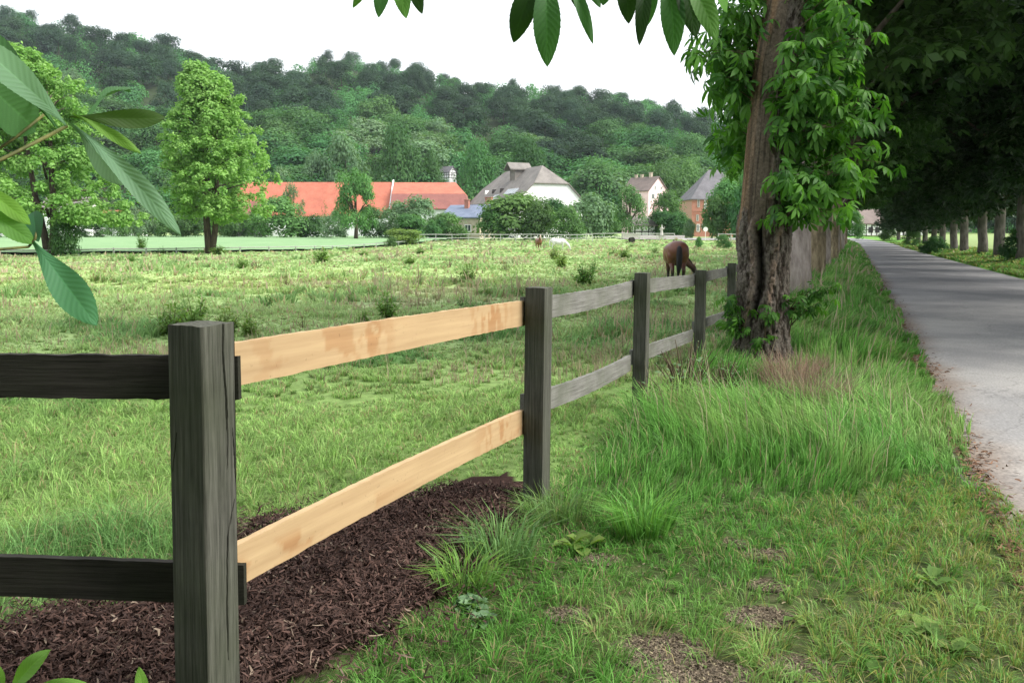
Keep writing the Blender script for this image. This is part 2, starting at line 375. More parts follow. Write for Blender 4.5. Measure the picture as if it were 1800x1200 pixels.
def zone_col(X, Y):
    """average cover colour of the ground"""
    n = len(X); s = lat(X, Y)
    g = np.tile(np.array([.105, .165, .045]), (n, 1))
    f1 = fbm(X * .08, Y * .05, 0, 4, 41); f2 = fbm(X * .35, Y * .25, 0, 4, 42)
    yel = np.array([.28, .345, .12]); pink = np.array([.30, .29, .19]); lush = np.array([.10, .215, .065]); pale = np.array([.255, .34, .145])
    def mix(a, b, t): t = np.clip(t, 0, 1)[:, None]; return a * (1 - t) + b * t
    mead = mix(np.tile(np.array([.185, .295, .085]), (n, 1)), np.tile(pale, (n, 1)), sstep(6, 14, Y) * .85)
    band = sstep(20, 26, Y) * (1 - sstep(40, 48, Y)) * (1 - sstep(-4, 6, X)) + .8 * sstep(66, 74, Y) * (1 - sstep(92, 100, Y)) * sstep(-22, -12, X)
    mead = mix(mead, np.tile(yel, (n, 1)), band * sstep(.35, .6, f1 * .5 + f2 * .5 + .12) * .5)
    mead = mix(mead, np.tile(pink, (n, 1)), sstep(.52, .72, f2) * sstep(7, 16, Y) * .5)
    mead = mix(mead, np.tile(lush, (n, 1)), sstep(.56, .70, fbm(X * .5 + 9, Y * .4, 0, 3, 44)) * (.85 - .5 * sstep(10, 30, Y)))
    verge = mix(np.tile(np.array([.082, .205, .036]), (n, 1)), np.tile(np.array([.19, .30, .085]), (n, 1)), sstep(.45, .7, fbm(X * 1.4, Y * 1.0, 0, 3, 45)) * .7)
    c = mix(mead, verge, sstep(-.5, .3, s))
    return c

# ---------------------------------------------------------------- ground
def build_ground():
    ys = np.concatenate([np.linspace(-90, -3, 24), np.linspace(-2, 12, 150), np.geomspace(12.15, 262, 200)])
    ts = np.linspace(-1, 1, 221); ts = np.sign(ts) * np.abs(ts) ** 1.25
    Yg, Tg = np.meshgrid(ys, ts, indexing='ij'); Xg = Tg * (np.maximum(np.abs(Yg), 4) * 1.15 + 6) + K * 0 * Yg
    X = Xg.ravel(); Y = Yg.ravel(); Z = ground(X, Y)
    s = lat(X, Y); Z = Z - .035 * ((s > 2.35) & (s < 7.0)) 
    c = zone_col(X, Y)
    near = (1 - sstep(4, 14, Y))[:, None]; soil = np.array([.045, .038, .024])
    near = near * (.45 + .35 * sstep(-.3, .3, s))[:, None]; c = c * (1 - near) * 1.15 + soil * near
    dirt = np.array([.125, .10, .072]); b = bare_mask(X, Y)[:, None]; c = c * (1 - b) + dirt * b
    mm = mulch_mask(X, Y)[:, None]; c = np.where(mm, np.array([.03, .017, .014]), c)
    Z = Z + .025 * mm[:, 0] * (.5 + fbm(X * 4, Y * 4, 0, 3, 3))
    n1, n2 = Xg.shape; idx = np.arange(n1 * n2).reshape(n1, n2)
    Fq = np.stack([idx[:-1, :-1], idx[:-1, 1:], idx[1:, 1:], idx[1:, :-1]], -1).reshape(-1, 4)
    tag(link('ground', mesh_np('ground', np.stack([X, Y, Z], 1), Fq, M['soil'], col=c, smooth=True)), kind='structure')
build_ground()
M['hillfloor'] = noisy('hill_floor', (.018, .03, .012), (.04, .06, .022), (1, 1, 1), .2, 6, .95, .2, .1)
def build_hill():
    ys = np.concatenate([np.linspace(232, 560, 60), np.linspace(575, 900, 14)]); ts = np.linspace(-1.1, 1.3, 110)
    Yg, Tg = np.meshgrid(ys, ts, indexing='ij'); X = (Tg * Yg).ravel(); Y = Yg.ravel(); Z = hillz(X, Y)
    n1, n2 = Yg.shape; idx = np.arange(n1 * n2).reshape(n1, n2)
    Fq = np.stack([idx[:-1, :-1], idx[:-1, 1:], idx[1:, 1:], idx[1:, :-1]], -1).reshape(-1, 4)
    tag(link('hill', mesh_np('hill', np.stack([X, Y, Z], 1), Fq, M['hillfloor'], smooth=True)), kind='structure')
build_hill()
# crop fields, lying as sheets on the ground
M['crop'] = noisy('young_crop', (.15, .26, .12), (.21, .33, .16), (.15, 1, 1), .9, 8, .9, .4, .05)
M['crop2'] = noisy('ripening_crop', (.17, .24, .085), (.24, .31, .115), (.2, 1, 1), 1.2, 8, .9, .4, .05)
def sheet(name, poly_or_fn, xr, yr, nx, ny, mat, dz, label=None):
    xs = np.linspace(*xr, nx); ysx = np.linspace(*yr, ny); Yg, Xg = np.meshgrid(ysx, xs, indexing='ij'); X = Xg.ravel(); Y = Yg.ravel()
    Z = ground(X, Y) + dz + .05 * fbm(X * .8, Y * .8, 0, 2, 61); idx = np.arange(nx * ny).reshape(ny, nx)
    Fq = np.stack([idx[:-1, :-1], idx[:-1, 1:], idx[1:, 1:], idx[1:, :-1]], -1).reshape(-1, 4)
    cx = X[Fq].mean(1); cy = Y[Fq].mean(1)
    keep = in_poly(cx, cy, poly_or_fn) if isinstance(poly_or_fn, list) else poly_or_fn(cx, cy)
    tag(link(name, mesh_np(name, np.stack([X, Y, Z], 1), Fq[keep], mat, smooth=True)), kind='structure')
sheet('crop_field', LFP, (-160, 0), (55, 200), 220, 160, M['crop'], .22)
sheet('crop_field', lambda x, y: rfield(x, y), (5, 260), (8, 224), 220, 200, M['crop2'], .12)

# road
def road_mat():
    m, n, o = newmat('worn_asphalt'); L = n.links
    tc = N(n, 'ShaderNodeTexCoord'); at = N(n, 'ShaderNodeAttribute', attribute_name='Col')
    q1 = N(n, 'ShaderNodeTexNoise', i_Scale=.55, i_Detail=6.0, i_Roughness=.6); q2 = N(n, 'ShaderNodeTexNoise', i_Scale=55.0, i_Detail=4.0)
    r1 = N(n, 'ShaderNodeValToRGB'); r1.color_ramp.elements[0].position = .38; r1.color_ramp.elements[1].position = .62
    r1.color_ramp.elements[0].color = (.235, .23, .226, 1); r1.color_ramp.elements[1].color = (.35, .337, .318, 1)
    mr = N(n, 'ShaderNodeMapRange'); mr.inputs[1].default_value = .3; mr.inputs[2].default_value = .7; mr.inputs[3].default_value = .72; mr.inputs[4].default_value = 1.22
    sc = N(n, 'ShaderNodeVectorMath', operation='SCALE'); mu = N(n, 'ShaderNodeVectorMath', operation='MULTIPLY')
    vo = N(n, 'ShaderNodeTexVoronoi', feature='DISTANCE_TO_EDGE'); vo.inputs['Scale'].default_value = .45
    wq = N(n, 'ShaderNodeTexNoise', i_Scale=2.2, i_Detail=5.0); wm = N(n, 'ShaderNodeMixRGB', blend_type='ADD'); wm.inputs[0].default_value = .55
    cm = N(n, 'ShaderNodeMapRange'); cm.inputs[1].default_value = 0.0; cm.inputs[2].default_value = .006; cm.inputs[3].default_value = .72; cm.inputs[4].default_value = 1
    sc2 = N(n, 'ShaderNodeVectorMath', operation='SCALE')
    for q in (q1, q2, wq): L.new(tc.outputs['Object'], q.inputs['Vector'])
    L.new(tc.outputs['Object'], wm.inputs[1]); L.new(wq.outputs['Color'], wm.inputs[2]); L.new(wm.outputs[0], vo.inputs['Vector'])
    L.new(vo.outputs[0], cm.inputs[0]); L.new(q1.outputs[0], r1.inputs[0]); L.new(q2.outputs[0], mr.inputs[0])
    L.new(r1.outputs[0], sc.inputs[0]); L.new(mr.outputs[0], sc.inputs['Scale']); L.new(sc.outputs[0], mu.inputs[0]); L.new(at.outputs['Color'], mu.inputs[1])
    L.new(mu.outputs[0], sc2.inputs[0]); L.new(cm.outputs[0], sc2.inputs['Scale'])
    p = N(n, 'ShaderNodeBsdfPrincipled'); p.inputs['Roughness'].default_value = .85; p.inputs['Specular IOR Level'].default_value = .25
    b = N(n, 'ShaderNodeBump'); b.inputs['Strength'].default_value = .35; b.inputs['Distance'].default_value = .004
    L.new(q2.outputs[0], b.inputs['Height']); L.new(b.outputs[0], p.inputs['Normal']); L.new(sc2.outputs[0], p.inputs['Base Color']); L.new(p.outputs[0], o.inputs[0]); return m
M['road'] = road_mat()
def build_road():
    ys = np.concatenate([np.linspace(-40, -2, 60), np.linspace(-1.9, 14, 420), np.geomspace(14.05, 175, 330)])
    ws = np.concatenate([[0], np.linspace(.02, .9, 26), np.linspace(1.0, ROAD_W - .9, 24), np.linspace(ROAD_W - .86, ROAD_W, 16)])
    Yg, Wg = np.meshgrid(ys, ws, indexing='ij')
    e = .16 * (fbm(Yg * 1.3, Yg * 0, 0, 4, 71) - .5) + .10 * (fbm(Yg * 5, Yg * 0, 0, 2, 72) - .5)
    X = ROAD_L + K * Yg + bend(Yg) + Wg + e * np.exp(-Wg * 3)
    Z = ground(X * 0 + ROAD_L + K * Yg + bend(Yg) + 2.5, Yg) + .03 * np.sin(np.pi * Wg / ROAD_W) + .004
    Z = Z - .03 * (Wg < .01) - .03 * (Wg > ROAD_W - .01)
    X = X.ravel(); Y = Yg.ravel(); Z = Z.ravel(); W = Wg.ravel()
    c = np.ones((len(X), 3)); d = fbm(X * 1.2 - Y * .5, Y * 1.1, 0, 4, 73)
    # canopy shade painted in as a darker, bluer tone further along, patched darker strips, the resurfaced joint, tan dirt along the left edge
    far = sstep(13, 24, Y)[:, None]; c = c * (1 - far * np.array([.12, .10, .05]))
    pt = sstep(.50, .62, fbm(X * .3, Y * .16, 0, 3, 74))[:, None] * sstep(12, 18, Y)[:, None]; c = c * (1 - pt * .14)
    j = (np.exp(-((Y - 72) / .5) ** 2) * .55)[:, None]; c = c * (1 - j)
    j = (np.exp(-((Y - 70.6) / .8) ** 2) * .35)[:, None]; c = c * (1 + j)
    dirt = (1 - sstep(.05, .55, W + .55 * (d - .5)))[:, None] * .75
    c = c * (1 - dirt) + np.array([.52, .38, .28]) * dirt
    n1, n2 = Yg.shape; idx = np.arange(n1 * n2).reshape(n1, n2)
    Fq = np.stack([idx[:-1, :-1], idx[:-1, 1:], idx[1:, 1:], idx[1:, :-1]], -1).reshape(-1, 4)
    tag(link('road', mesh_np('road', np.stack([X, Y, Z], 1), Fq, M['road'], col=c, smooth=True)), kind='structure')
build_road()
# ---------------------------------------------------------------- grass (stuff)
def blades(X, Y, h, w, lean, az, col, curve=.4):
    n = len(X); Z = ground(X, Y) - .01; B = np.stack([X, Y, Z], 1)
    d = np.stack([np.cos(az), np.sin(az), 0 * az], 1); yaw = rng.uniform(0, np.pi, n); sd_ = np.stack([np.cos(yaw), np.sin(yaw), 0 * yaw], 1)
    up = np.array([0, 0, 1.0]); h = h[:, None]; w = w[:, None]; lean = lean[:, None]
    V = np.empty((n, 6, 3)); V[:, 0] = B - sd_ * w * .5; V[:, 1] = B + sd_ * w * .5
    mid = B + d * lean * h * .30 + up * h * .55; tip = B + d * lean * h * .95 + up * h * (1 - .42 * lean)
    V[:, 2] = mid - sd_ * w * .42; V[:, 3] = mid + sd_ * w * .42; V[:, 4] = tip - sd_ * w * .07; V[:, 5] = tip + sd_ * w * .07
    b = (np.arange(n) * 6)[:, None]; Fq = np.concatenate([b + np.array([[0, 1, 3, 2]]), b + np.array([[2, 3, 5, 4]])], 0)
    return V.reshape(-1, 3), Fq, np.repeat(col, 6, 0)
def scatter_band(y0, y1, dens, xm=.68, xp=.70, pad=1.0):
    wid = (xm + xp) * (y0 + y1) / 2 + 2 * pad; n = int((y1 - y0) * wid * dens)
    Y = rng.uniform(y0, y1, int(n * 1.0)); a = rng.uniform(0, 1, len(Y)); X = -(xm * Y + pad) + a * ((xm + xp) * Y + 2 * pad); 
    keep = rng.random(len(Y)) < ((xm + xp) * Y + 2 * pad) / ((xm + xp) * y1 + 2 * pad) * 1.0
    return X[keep], Y[keep]
def clump(X, Y, cs, amt):
    """pull blades towards tuft centres"""
    X0, Y0 = X, Y; ca, sa = math.cos(.61), math.sin(.61); wx = cs * 1.6 * (fbm(X0 / cs * .31, Y0 / cs * .31, 0, 2, 15) - .5); wy = cs * 1.6 * (fbm(X0 / cs * .31, Y0 / cs * .31, 4, 2, 16) - .5)
    U_ = X0 * ca - Y0 * sa + wx; W_ = X0 * sa + Y0 * ca + wy; gx = np.floor(U_ / cs).astype(np.int64); gy = np.floor(W_ / cs).astype(np.int64)
    cu = (gx + .5 + 1.1 * (_h(gx, gy, gx * 0, 5) - .5)) * cs - wx; cw = (gy + .5 + 1.1 * (_h(gx, gy, gx * 0, 6) - .5)) * cs - wy; cx = cu * ca + cw * sa; cy = -cu * sa + cw * ca; amt = amt * (.3 + 1.2 * _h(gx, gy, gx * 0, 8))
    r = _h(gx, gy, gx * 0, 7)
    return X + (cx - X) * amt, Y + (cy - Y) * amt, cx, cy, r
def blocked(X, Y):
    s = lat(X, Y); road = (s > 2.42 + .3 * (fbm(Y * 1.3, Y * 0, 0, 4, 71) - .5)) & (s < 7.0)
    return road
def grass_part(name, bands, label, sel):
    Vs, Fs, Cs = [], [], []; b = 0
    for (y0, y1, dens, wmul) in bands:
        X, Y = scatter_band(y0, y1, dens)
        X, Y, cx, cy, cr_ = clump(X, Y, .10 if y1 < 10 else .25 if y1 < 22 else .6, .45)
        s = lat(X, Y); tall = (s > .12) & (Y > 4.45 + .55 * np.maximum(0, s - 1.3) + .3 * (fbm(X * 2, Y * 0, 0, 2, 81) - .5)) & (s < 2.9)
        rightv = s > 6.8
        ok = ~blocked(X, Y) & ~((in_poly(X, Y, LFP)) if y1 > 40 else np.zeros(len(X), bool)) & ~rfield(X, Y)
        if y0 < 10:
            mm = mulch_mask(X, Y); ok &= ~mm | (rng.random(len(X)) < .008 + .10 * sstep(.55, .72, fbm(X * 2.6, Y * 2.6, 0, 2, 88)) * (X > -.5)); bm_ = bare_mask(X, Y); ok &= rng.random(len(X)) > bm_ * .97
            ok &= rng.random(len(X)) < .35 + .35 * (X < FENCE_C + K * Y) + 1.3 * fbm(X * 3.2, Y * 3.2, 0, 3, 82)
        ok &= sel(s); X, Y, s, tall, rightv, cx, cy, cr_ = [q[ok] for q in (X, Y, s, tall, rightv, cx, cy, cr_)]
        n = len(X)
        if n == 0: continue
        f = fbm(X * .9, Y * .7, 0, 3, 83); f2 = fbm(X * 3, Y * 3, 0, 2, 84)
        h = np.where(s < 0, (.045 + .08 * sstep(.35, .7, f)) * (1 + .5 * sstep(9, 20, Y)), .06 + .05 * f2)
        lush = sstep(.56, .70, fbm(X * .5 + 9, Y * .4, 0, 3, 44)); h = np.where(s < 0, h * (1 + 1.2 * lush), h)
        ht = (.20 + .42 * fbm(X * 1.3, Y * 1.0, 0, 2, 85)) * (1 - .62 * np.exp(-((X - 1.6) ** 2 / .35 + (Y - 7.2) ** 2 / .7))) * (1 - .72 * np.exp(-((X - 2.9) ** 2 / .45 + (Y - 9.1) ** 2 / 1.1))) * (1 - .4 * np.exp(-((X - 2.75) ** 2 / .2 + (Y - 7.1) ** 2 / .5))) * (1 - .72 * sstep(1.5, 2.4, s)) * (.22 + .78 * sstep(4.3, 6.3, Y + .8 * (fbm(X * 2.3, Y * 2, 0, 2, 89) - .5)))
        h = np.where(tall, ht, h); h = np.where(rightv, .16 + .12 * f, h)
        nearpost = np.exp(-((X - .25) ** 2 + (Y - 4.35) ** 2) / .12); h = h + .04 * nearpost
        h = h * rng.uniform(.55, 1.25, n) * (.75 + .5 * cr_)
        w = np.maximum(np.where(tall, .0055, .0042), .00105 * Y) * wmul * rng.uniform(.7, 1.3, n)
        lean = np.where(tall, np.clip(rng.uniform(.1, .75, n) + .8 * (fbm(X * 1.1, Y * .8, 0, 2, 86) - .4), .1, 1), rng.uniform(.3, 1.15, n))
        az = rng.uniform(0, 2 * np.pi, n); az = np.where(tall, rng.normal(.35, .55, n) + 5.5 * (fbm(X * .9, Y * .7, 0, 2, 87) - .5), az)
        az = np.where(~tall & (rng.random(n) < .6), np.arctan2(Y - cy, X - cx), az)
        c = zone_col(X, Y); vr = rng.random(n)
        fa = (1 - .6 * sstep(8, 20, Y)); c = c * (1 + fa * (.85 * rng.random(n) - .45))[:, None] * (1 + fa * .4 * (cr_ - .5))[:, None]
        dry = rng.random(n) < np.where(tall, .04, .09 + .10 * sstep(.5, .7, f2)); c[dry] = np.array([.30, .25, .13]) * rng.uniform(.6, 1.1, (dry.sum(), 1))
        yel = (s > .2) & ~tall & (rng.random(n) < .35 * sstep(1.2, 2.4, s + .5 * f2)); c[yel] = np.array([.22, .24, .06]) * rng.uniform(.7, 1.1, (yel.sum(), 1))
        v, fq, cc = blades(X, Y, h, w, lean, az, c); Vs.append(v); Fs.append(fq + b); Cs.append(cc); b += len(v)
        if y1 > 5:      # seed heads standing over the grass
            k = rng.random(n) < np.where(tall, .010, np.where((s < 0) & (Y > 8), .06 * sstep(.45, .62, fbm(X * .35, Y * .25, 0, 4, 42)) + .008, 0))
            if k.sum():
                kc = np.tile(np.array([.26, .22, .14]), (k.sum(), 1)) * rng.uniform(.7, 1.2, (k.sum(), 1))
                kc = np.where((rng.random(k.sum()) < .35)[:, None], np.array([.30, .25, .17]), kc)
                v, fq, cc = blades(X[k], Y[k], h[k] * 1.45 + .06, w[k] * 1.1, rng.uniform(.05, .45, k.sum()), az[k], kc); Vs.append(v); Fs.append(fq + b); Cs.append(cc); b += len(v)
    me = mesh_np(name, np.concatenate(Vs), np.concatenate(Fs), M['grass'], col=np.concatenate(Cs))
    tag(link(name, me), label, 'grass', kind='stuff')
Q = 1.0
grass_part('meadow_grass', [(1.7, 3.0, 6000 * Q, .9), (3.0, 4.6, 5200 * Q, .9), (4.6, 7, 4500 * Q, 1.), (7, 11, 2000 * Q, 1.15), (11, 18, 750 * Q, 1.3), (18, 32, 200 * Q, 1.6), (32, 60, 34 * Q, 2.2), (60, 128, 7.5 * Q, 3.0)],
           'green and straw coloured meadow grass growing left of the wooden fence', lambda s: s < 0.02)
grass_part('verge_grass', [(1.7, 3.0, 8500 * Q, .9), (3.0, 4.6, 7000 * Q, .9), (4.6, 7, 3800 * Q, 1), (7, 11, 2200 * Q, 1.1), (11, 18, 1100 * Q, 1.3), (18, 32, 420 * Q, 1.6), (32, 60, 130 * Q, 2.2), (60, 120, 32 * Q, 3.0)],
           'tall and short green grass growing on the verges beside the road', lambda s: s >= 0.02)

# ---------------------------------------------------------------- mulch heap fibres, leaf litter
def strips(n, X, Y, Zo, L0, W0, col, name, label, cat, tilt=.35):
    a = rng.uniform(0, 2 * np.pi, n); t = rng.normal(0, tilt, n)
    d = np.stack([np.cos(a) * np.cos(t), np.sin(a) * np.cos(t), np.sin(t)], 1); u = norm(np.cross(d, np.array([0, 0, 1.0])) + .5 * rng.normal(size=(n, 3)))
    L_ = (L0 * rng.uniform(.4, 1.6, n))[:, None]; W_ = (W0 * rng.uniform(.5, 1.6, n))[:, None]; cu = rng.normal(0, .3, (n, 1)) * L_
    C = np.stack([X, Y, ground(X, Y) + Zo], 1); nn = np.cross(d, u)
    V = np.stack([C - d * L_ / 2 - u * W_ * .4, C - d * L_ / 2 + u * W_ * .4, C + u * (W_ * .5 + cu * .6) + nn * cu * .5, C - u * (W_ * .5 - cu * .6) + nn * cu * .5, C + d * L_ / 2 + u * W_ * .25, C + d * L_ / 2 - u * W_ * .25], 1)
    b = (np.arange(n) * 6)[:, None]; Fq = np.concatenate([b + np.array([[0, 1, 2, 3]]), b + np.array([[3, 2, 4, 5]])], 0)
    tag(link(name, mesh_np(name, V.reshape(-1, 3), Fq, M['chips'], col=np.repeat(col, 6, 0))), label, cat, kind='stuff')
X = rng.uniform(-4.2, .6, 190000); Y = rng.uniform(1.6, 4.7, 190000); k = mulch_mask(X, Y); k |= mulch_mask(X + rng.normal(0, .19, len(X)), Y + rng.normal(0, .19, len(X))) & (rng.random(len(X)) < .4); X, Y = X[k], Y[k]; n = len(X)
edge = fbm(X * 4, Y * 4, 0, 3, 3)
base = np.array([.034, .020, .016]) + rng.random((n, 1)) ** 2 * np.array([.085, .050, .040])
pale = rng.random(n) < .035; base[pale] = np.array([.26, .20, .15]) * rng.uniform(.5, 1, (pale.sum(), 1))
strips(n, X, Y, .028 * (.5 + edge) + rng.uniform(-.005, .035, n) + .03 * fbm(X * 9, Y * 9, 0, 2, 4), .034, .0065, base, 'bark_mulch', 'dark reddish brown shredded mulch heaped under the new fence boards', 'mulch', .5)
Y = rng.uniform(1.8, 40, 17000) ** 1.0; Y = 1.8 + (Y - 1.8) ** 1.6 / 38.2 ** .6; o_ = np.abs(rng.normal(0, .16, len(Y))); X = ROAD_L + K * Y + .02 + o_ - .05; n = len(X)
base = np.array([.13, .07, .045]) * rng.uniform(.4, 1.5, (n, 1)) + rng.random((n, 1)) * np.array([.06, .04, .02])
k = rng.random(n) < np.exp(-o_ / .22) * sstep(.28, .6, fbm(Y * 1.6, o_ * 2, 0, 3, 91)) + .03
strips(k.sum(), X[k], Y[k], .02 + .01 * rng.random(k.sum()), .035, .010, base[k], 'leaf_litter', 'brown leaf litter and twigs strewn along the near edge of the road', 'litter', .15)
X, Y = [], []
for bx, by, br in BARE:
    n_ = int(9000 * br * br / .017); a_ = rng.uniform(0, 6.28, n_); d_ = br * 1.15 * np.sqrt(rng.random(n_)); X.append(bx + np.cos(a_) * d_ / .8); Y.append(by + np.sin(a_) * d_ / 1.1)
X, Y = np.concatenate(X), np.concatenate(Y); X = np.concatenate([X, rng.uniform(-.5, 2.6, 5000)]); Y = np.concatenate([Y, rng.uniform(2.6, 4.9, 5000)]); n = len(X)
base = np.array([.15, .12, .085]) * rng.uniform(.4, 1.5, (n, 1)); pale = rng.random(n) < .12; base[pale] = np.array([.32, .27, .17]) * rng.uniform(.6, 1.1, (pale.sum(), 1))
strips(n, X, Y, .004 + .008 * rng.random(n), .016, .0045, base, 'ground_litter', 'crumbs of soil, dry stalks and leaf bits on the worn lawn', 'litter', .2)
# broad-leaved ground weeds in the lawn (plantain, bramble, dandelion): single plants
def rosette(name, x, y, r0, nleaf, w, up, seed, label, cat, matn='leaf_weed', group=None):
    r = np.random.default_rng(seed); Vs, Fs, vv = [], [], []; b = 0
    Vt, Ft = leaflet(1, w, .25, 4, .25, 0, 1)
    for i in range(nleaf):
        a = r.uniform(0, 6.28); el = r.uniform(.1, up); f = np.array([[math.cos(a) * math.cos(el), math.sin(a) * math.cos(el), math.sin(el)]])
        Rm = frames(f, np.array([[0, 0, 1.0]])); off = np.array([[r.uniform(-.5, .5) * r0, r.uniform(-.5, .5) * r0, .02]])
        V_, F_ = stamp(Vt, Ft, off, Rm, np.array([r0 * r.uniform(.6, 1.1)])); Vs.append(V_); Fs.append(F_ + b); b += len(V_); vv.append(np.full(len(V_), r.random()))
    o = link(name, mesh_np(name, np.concatenate(Vs), np.concatenate(Fs), M[matn], vv=np.concatenate(vv), smooth=True)); o.location = (x, y, g1(x, y)); tag(o, label, cat, group); return o

# ---------------------------------------------------------------- wooden fence
def wood_mat(name, c1, c2, green, gs=.5, bump=.5):
    """weathered timber, grain along object Z (posts) or X (boards, when gs<0)"""
    m, n, o = newmat(name); L = n.links
    tc = N(n, 'ShaderNodeTexCoord'); mp = N(n, 'ShaderNodeMapping'); mp.inputs['Scale'].default_value = (70, 70, 2.2) if gs > 0 else (2.2, 70, 70)
    q = N(n, 'ShaderNodeTexNoise', i_Scale=1.6, i_Detail=8.0, i_Roughness=.7); q2 = N(n, 'ShaderNodeTexNoise', i_Scale=7.0, i_Detail=5.0); q3 = N(n, 'ShaderNodeTexNoise', i_Scale=2.3, i_Detail=4.0)
    r = N(n, 'ShaderNodeValToRGB'); r.color_ramp.elements[0].position = .3; r.color_ramp.elements[1].position = .68
    r.color_ramp.elements[0].color = (*c1, 1); r.color_ramp.elements[1].color = (*c2, 1)
    mx = N(n, 'ShaderNodeMixRGB'); mx.inputs[2].default_value = (*green, 1); mr = N(n, 'ShaderNodeMapRange'); mr.inputs[1].default_value = .42; mr.inputs[2].default_value = .7; mr.inputs[4].default_value = .75
    mu = N(n, 'ShaderNodeMixRGB', blend_type='MULTIPLY'); mu.inputs[0].default_value = .5
    for a in (q2, q3): L.new(tc.outputs['Object'], a.inputs['Vector'])
    L.new(tc.outputs['Object'], mp.inputs[0]); L.new(mp.outputs[0], q.inputs['Vector']); L.new(q.outputs[0], r.inputs[0]); L.new(q3.outputs[0], mr.inputs[0]); L.new(mr.outputs[0], mx.inputs[0])
    L.new(r.outputs[0], mx.inputs[1]); L.new(mx.outputs[0], mu.inputs[1]); L.new(q2.outputs[0], mu.inputs[2])
    p = N(n, 'ShaderNodeBsdfPrincipled'); p.inputs['Roughness'].default_value = .88; p.inputs['Specular IOR Level'].default_value = .15
    b = N(n, 'ShaderNodeBump'); b.inputs['Strength'].default_value = bump; b.inputs['Distance'].default_value = .006
    L.new(q.outputs[0], b.inputs['Height']); L.new(b.outputs[0], p.inputs['Normal']); L.new(mu.outputs[0], p.inputs['Base Color']); L.new(p.outputs[0], o.inputs[0]); return m
M['post'] = wood_mat('weathered_post', (.032, .032, .026), (.17, .17, .14), (.07, .085, .045), 1)
M['board_old'] = wood_mat('weathered_board', (.12, .115, .10), (.34, .335, .31), (.15, .16, .12), -1)
M['board_dark'] = wood_mat('dark_board', (.018, .017, .014), (.06, .055, .048), (.03, .035, .02), -1)
def new_board_mat():
    m, n, o = newmat('fresh_board'); L = n.links
    tc = N(n, 'ShaderNodeTexCoord'); mp = N(n, 'ShaderNodeMapping'); mp.inputs['Scale'].default_value = (1.2, 30, 22)
    q = N(n, 'ShaderNodeTexNoise', i_Scale=1.5, i_Detail=7.0, i_Roughness=.6); q2 = N(n, 'ShaderNodeTexNoise', i_Scale=5.0, i_Detail=3.0)
    r = N(n, 'ShaderNodeValToRGB'); r.color_ramp.elements[0].position = .25; r.color_ramp.elements[1].position = .7
    r.color_ramp.elements[0].color = (.35, .235, .125, 1); r.color_ramp.elements[1].color = (.47, .335, .185, 1)
    at = N(n, 'ShaderNodeAttribute', attribute_name='Col'); mu = N(n, 'ShaderNodeMixRGB', blend_type='MULTIPLY'); mu.inputs[0].default_value = 1
    vo = N(n, 'ShaderNodeTexNoise', i_Scale=60.0, i_Detail=3.0); vr = N(n, 'ShaderNodeMapRange'); vr.inputs[1].default_value = .66; vr.inputs[2].default_value = .74; vr.inputs[3].default_value = 1; vr.inputs[4].default_value = .75
    sc = N(n, 'ShaderNodeVectorMath', operation='SCALE')
    L.new(tc.outputs['Object'], mp.inputs[0]); L.new(mp.outputs[0], q.inputs['Vector']); L.new(q.outputs[0], r.inputs[0]); L.new(r.outputs[0], mu.inputs[1]); L.new(at.outputs['Color'], mu.inputs[2])
    L.new(tc.outputs['Object'], vo.inputs['Vector']); L.new(vo.outputs[0], vr.inputs[0]); L.new(mu.outputs[0], sc.inputs[0]); L.new(vr.outputs[0], sc.inputs['Scale'])
    p = N(n, 'ShaderNodeBsdfPrincipled'); p.inputs['Roughness'].default_value = .7; p.inputs['Specular IOR Level'].default_value = .2
    b = N(n, 'ShaderNodeBump'); b.inputs['Strength'].default_value = .25; b.inputs['Distance'].default_value = .002
    L.new(q.outputs[0], b.inputs['Height']); L.new(b.outputs[0], p.inputs['Normal']); L.new(sc.outputs[0], p.inputs['Base Color']); L.new(p.outputs[0], o.inputs[0]); return m
M['board_new'] = new_board_mat()
M['crack'] = noisy('crack_wood', (.01, .009, .007), (.03, .025, .02), (1, 1, 1), 30, 4, .95, 0, .001)
fence = empty('wooden_fence', (0, 0, 0)); tag(fence, 'weathered grey two-rail wooden paddock fence with two fresh pale boards, running beside the road', 'fence')
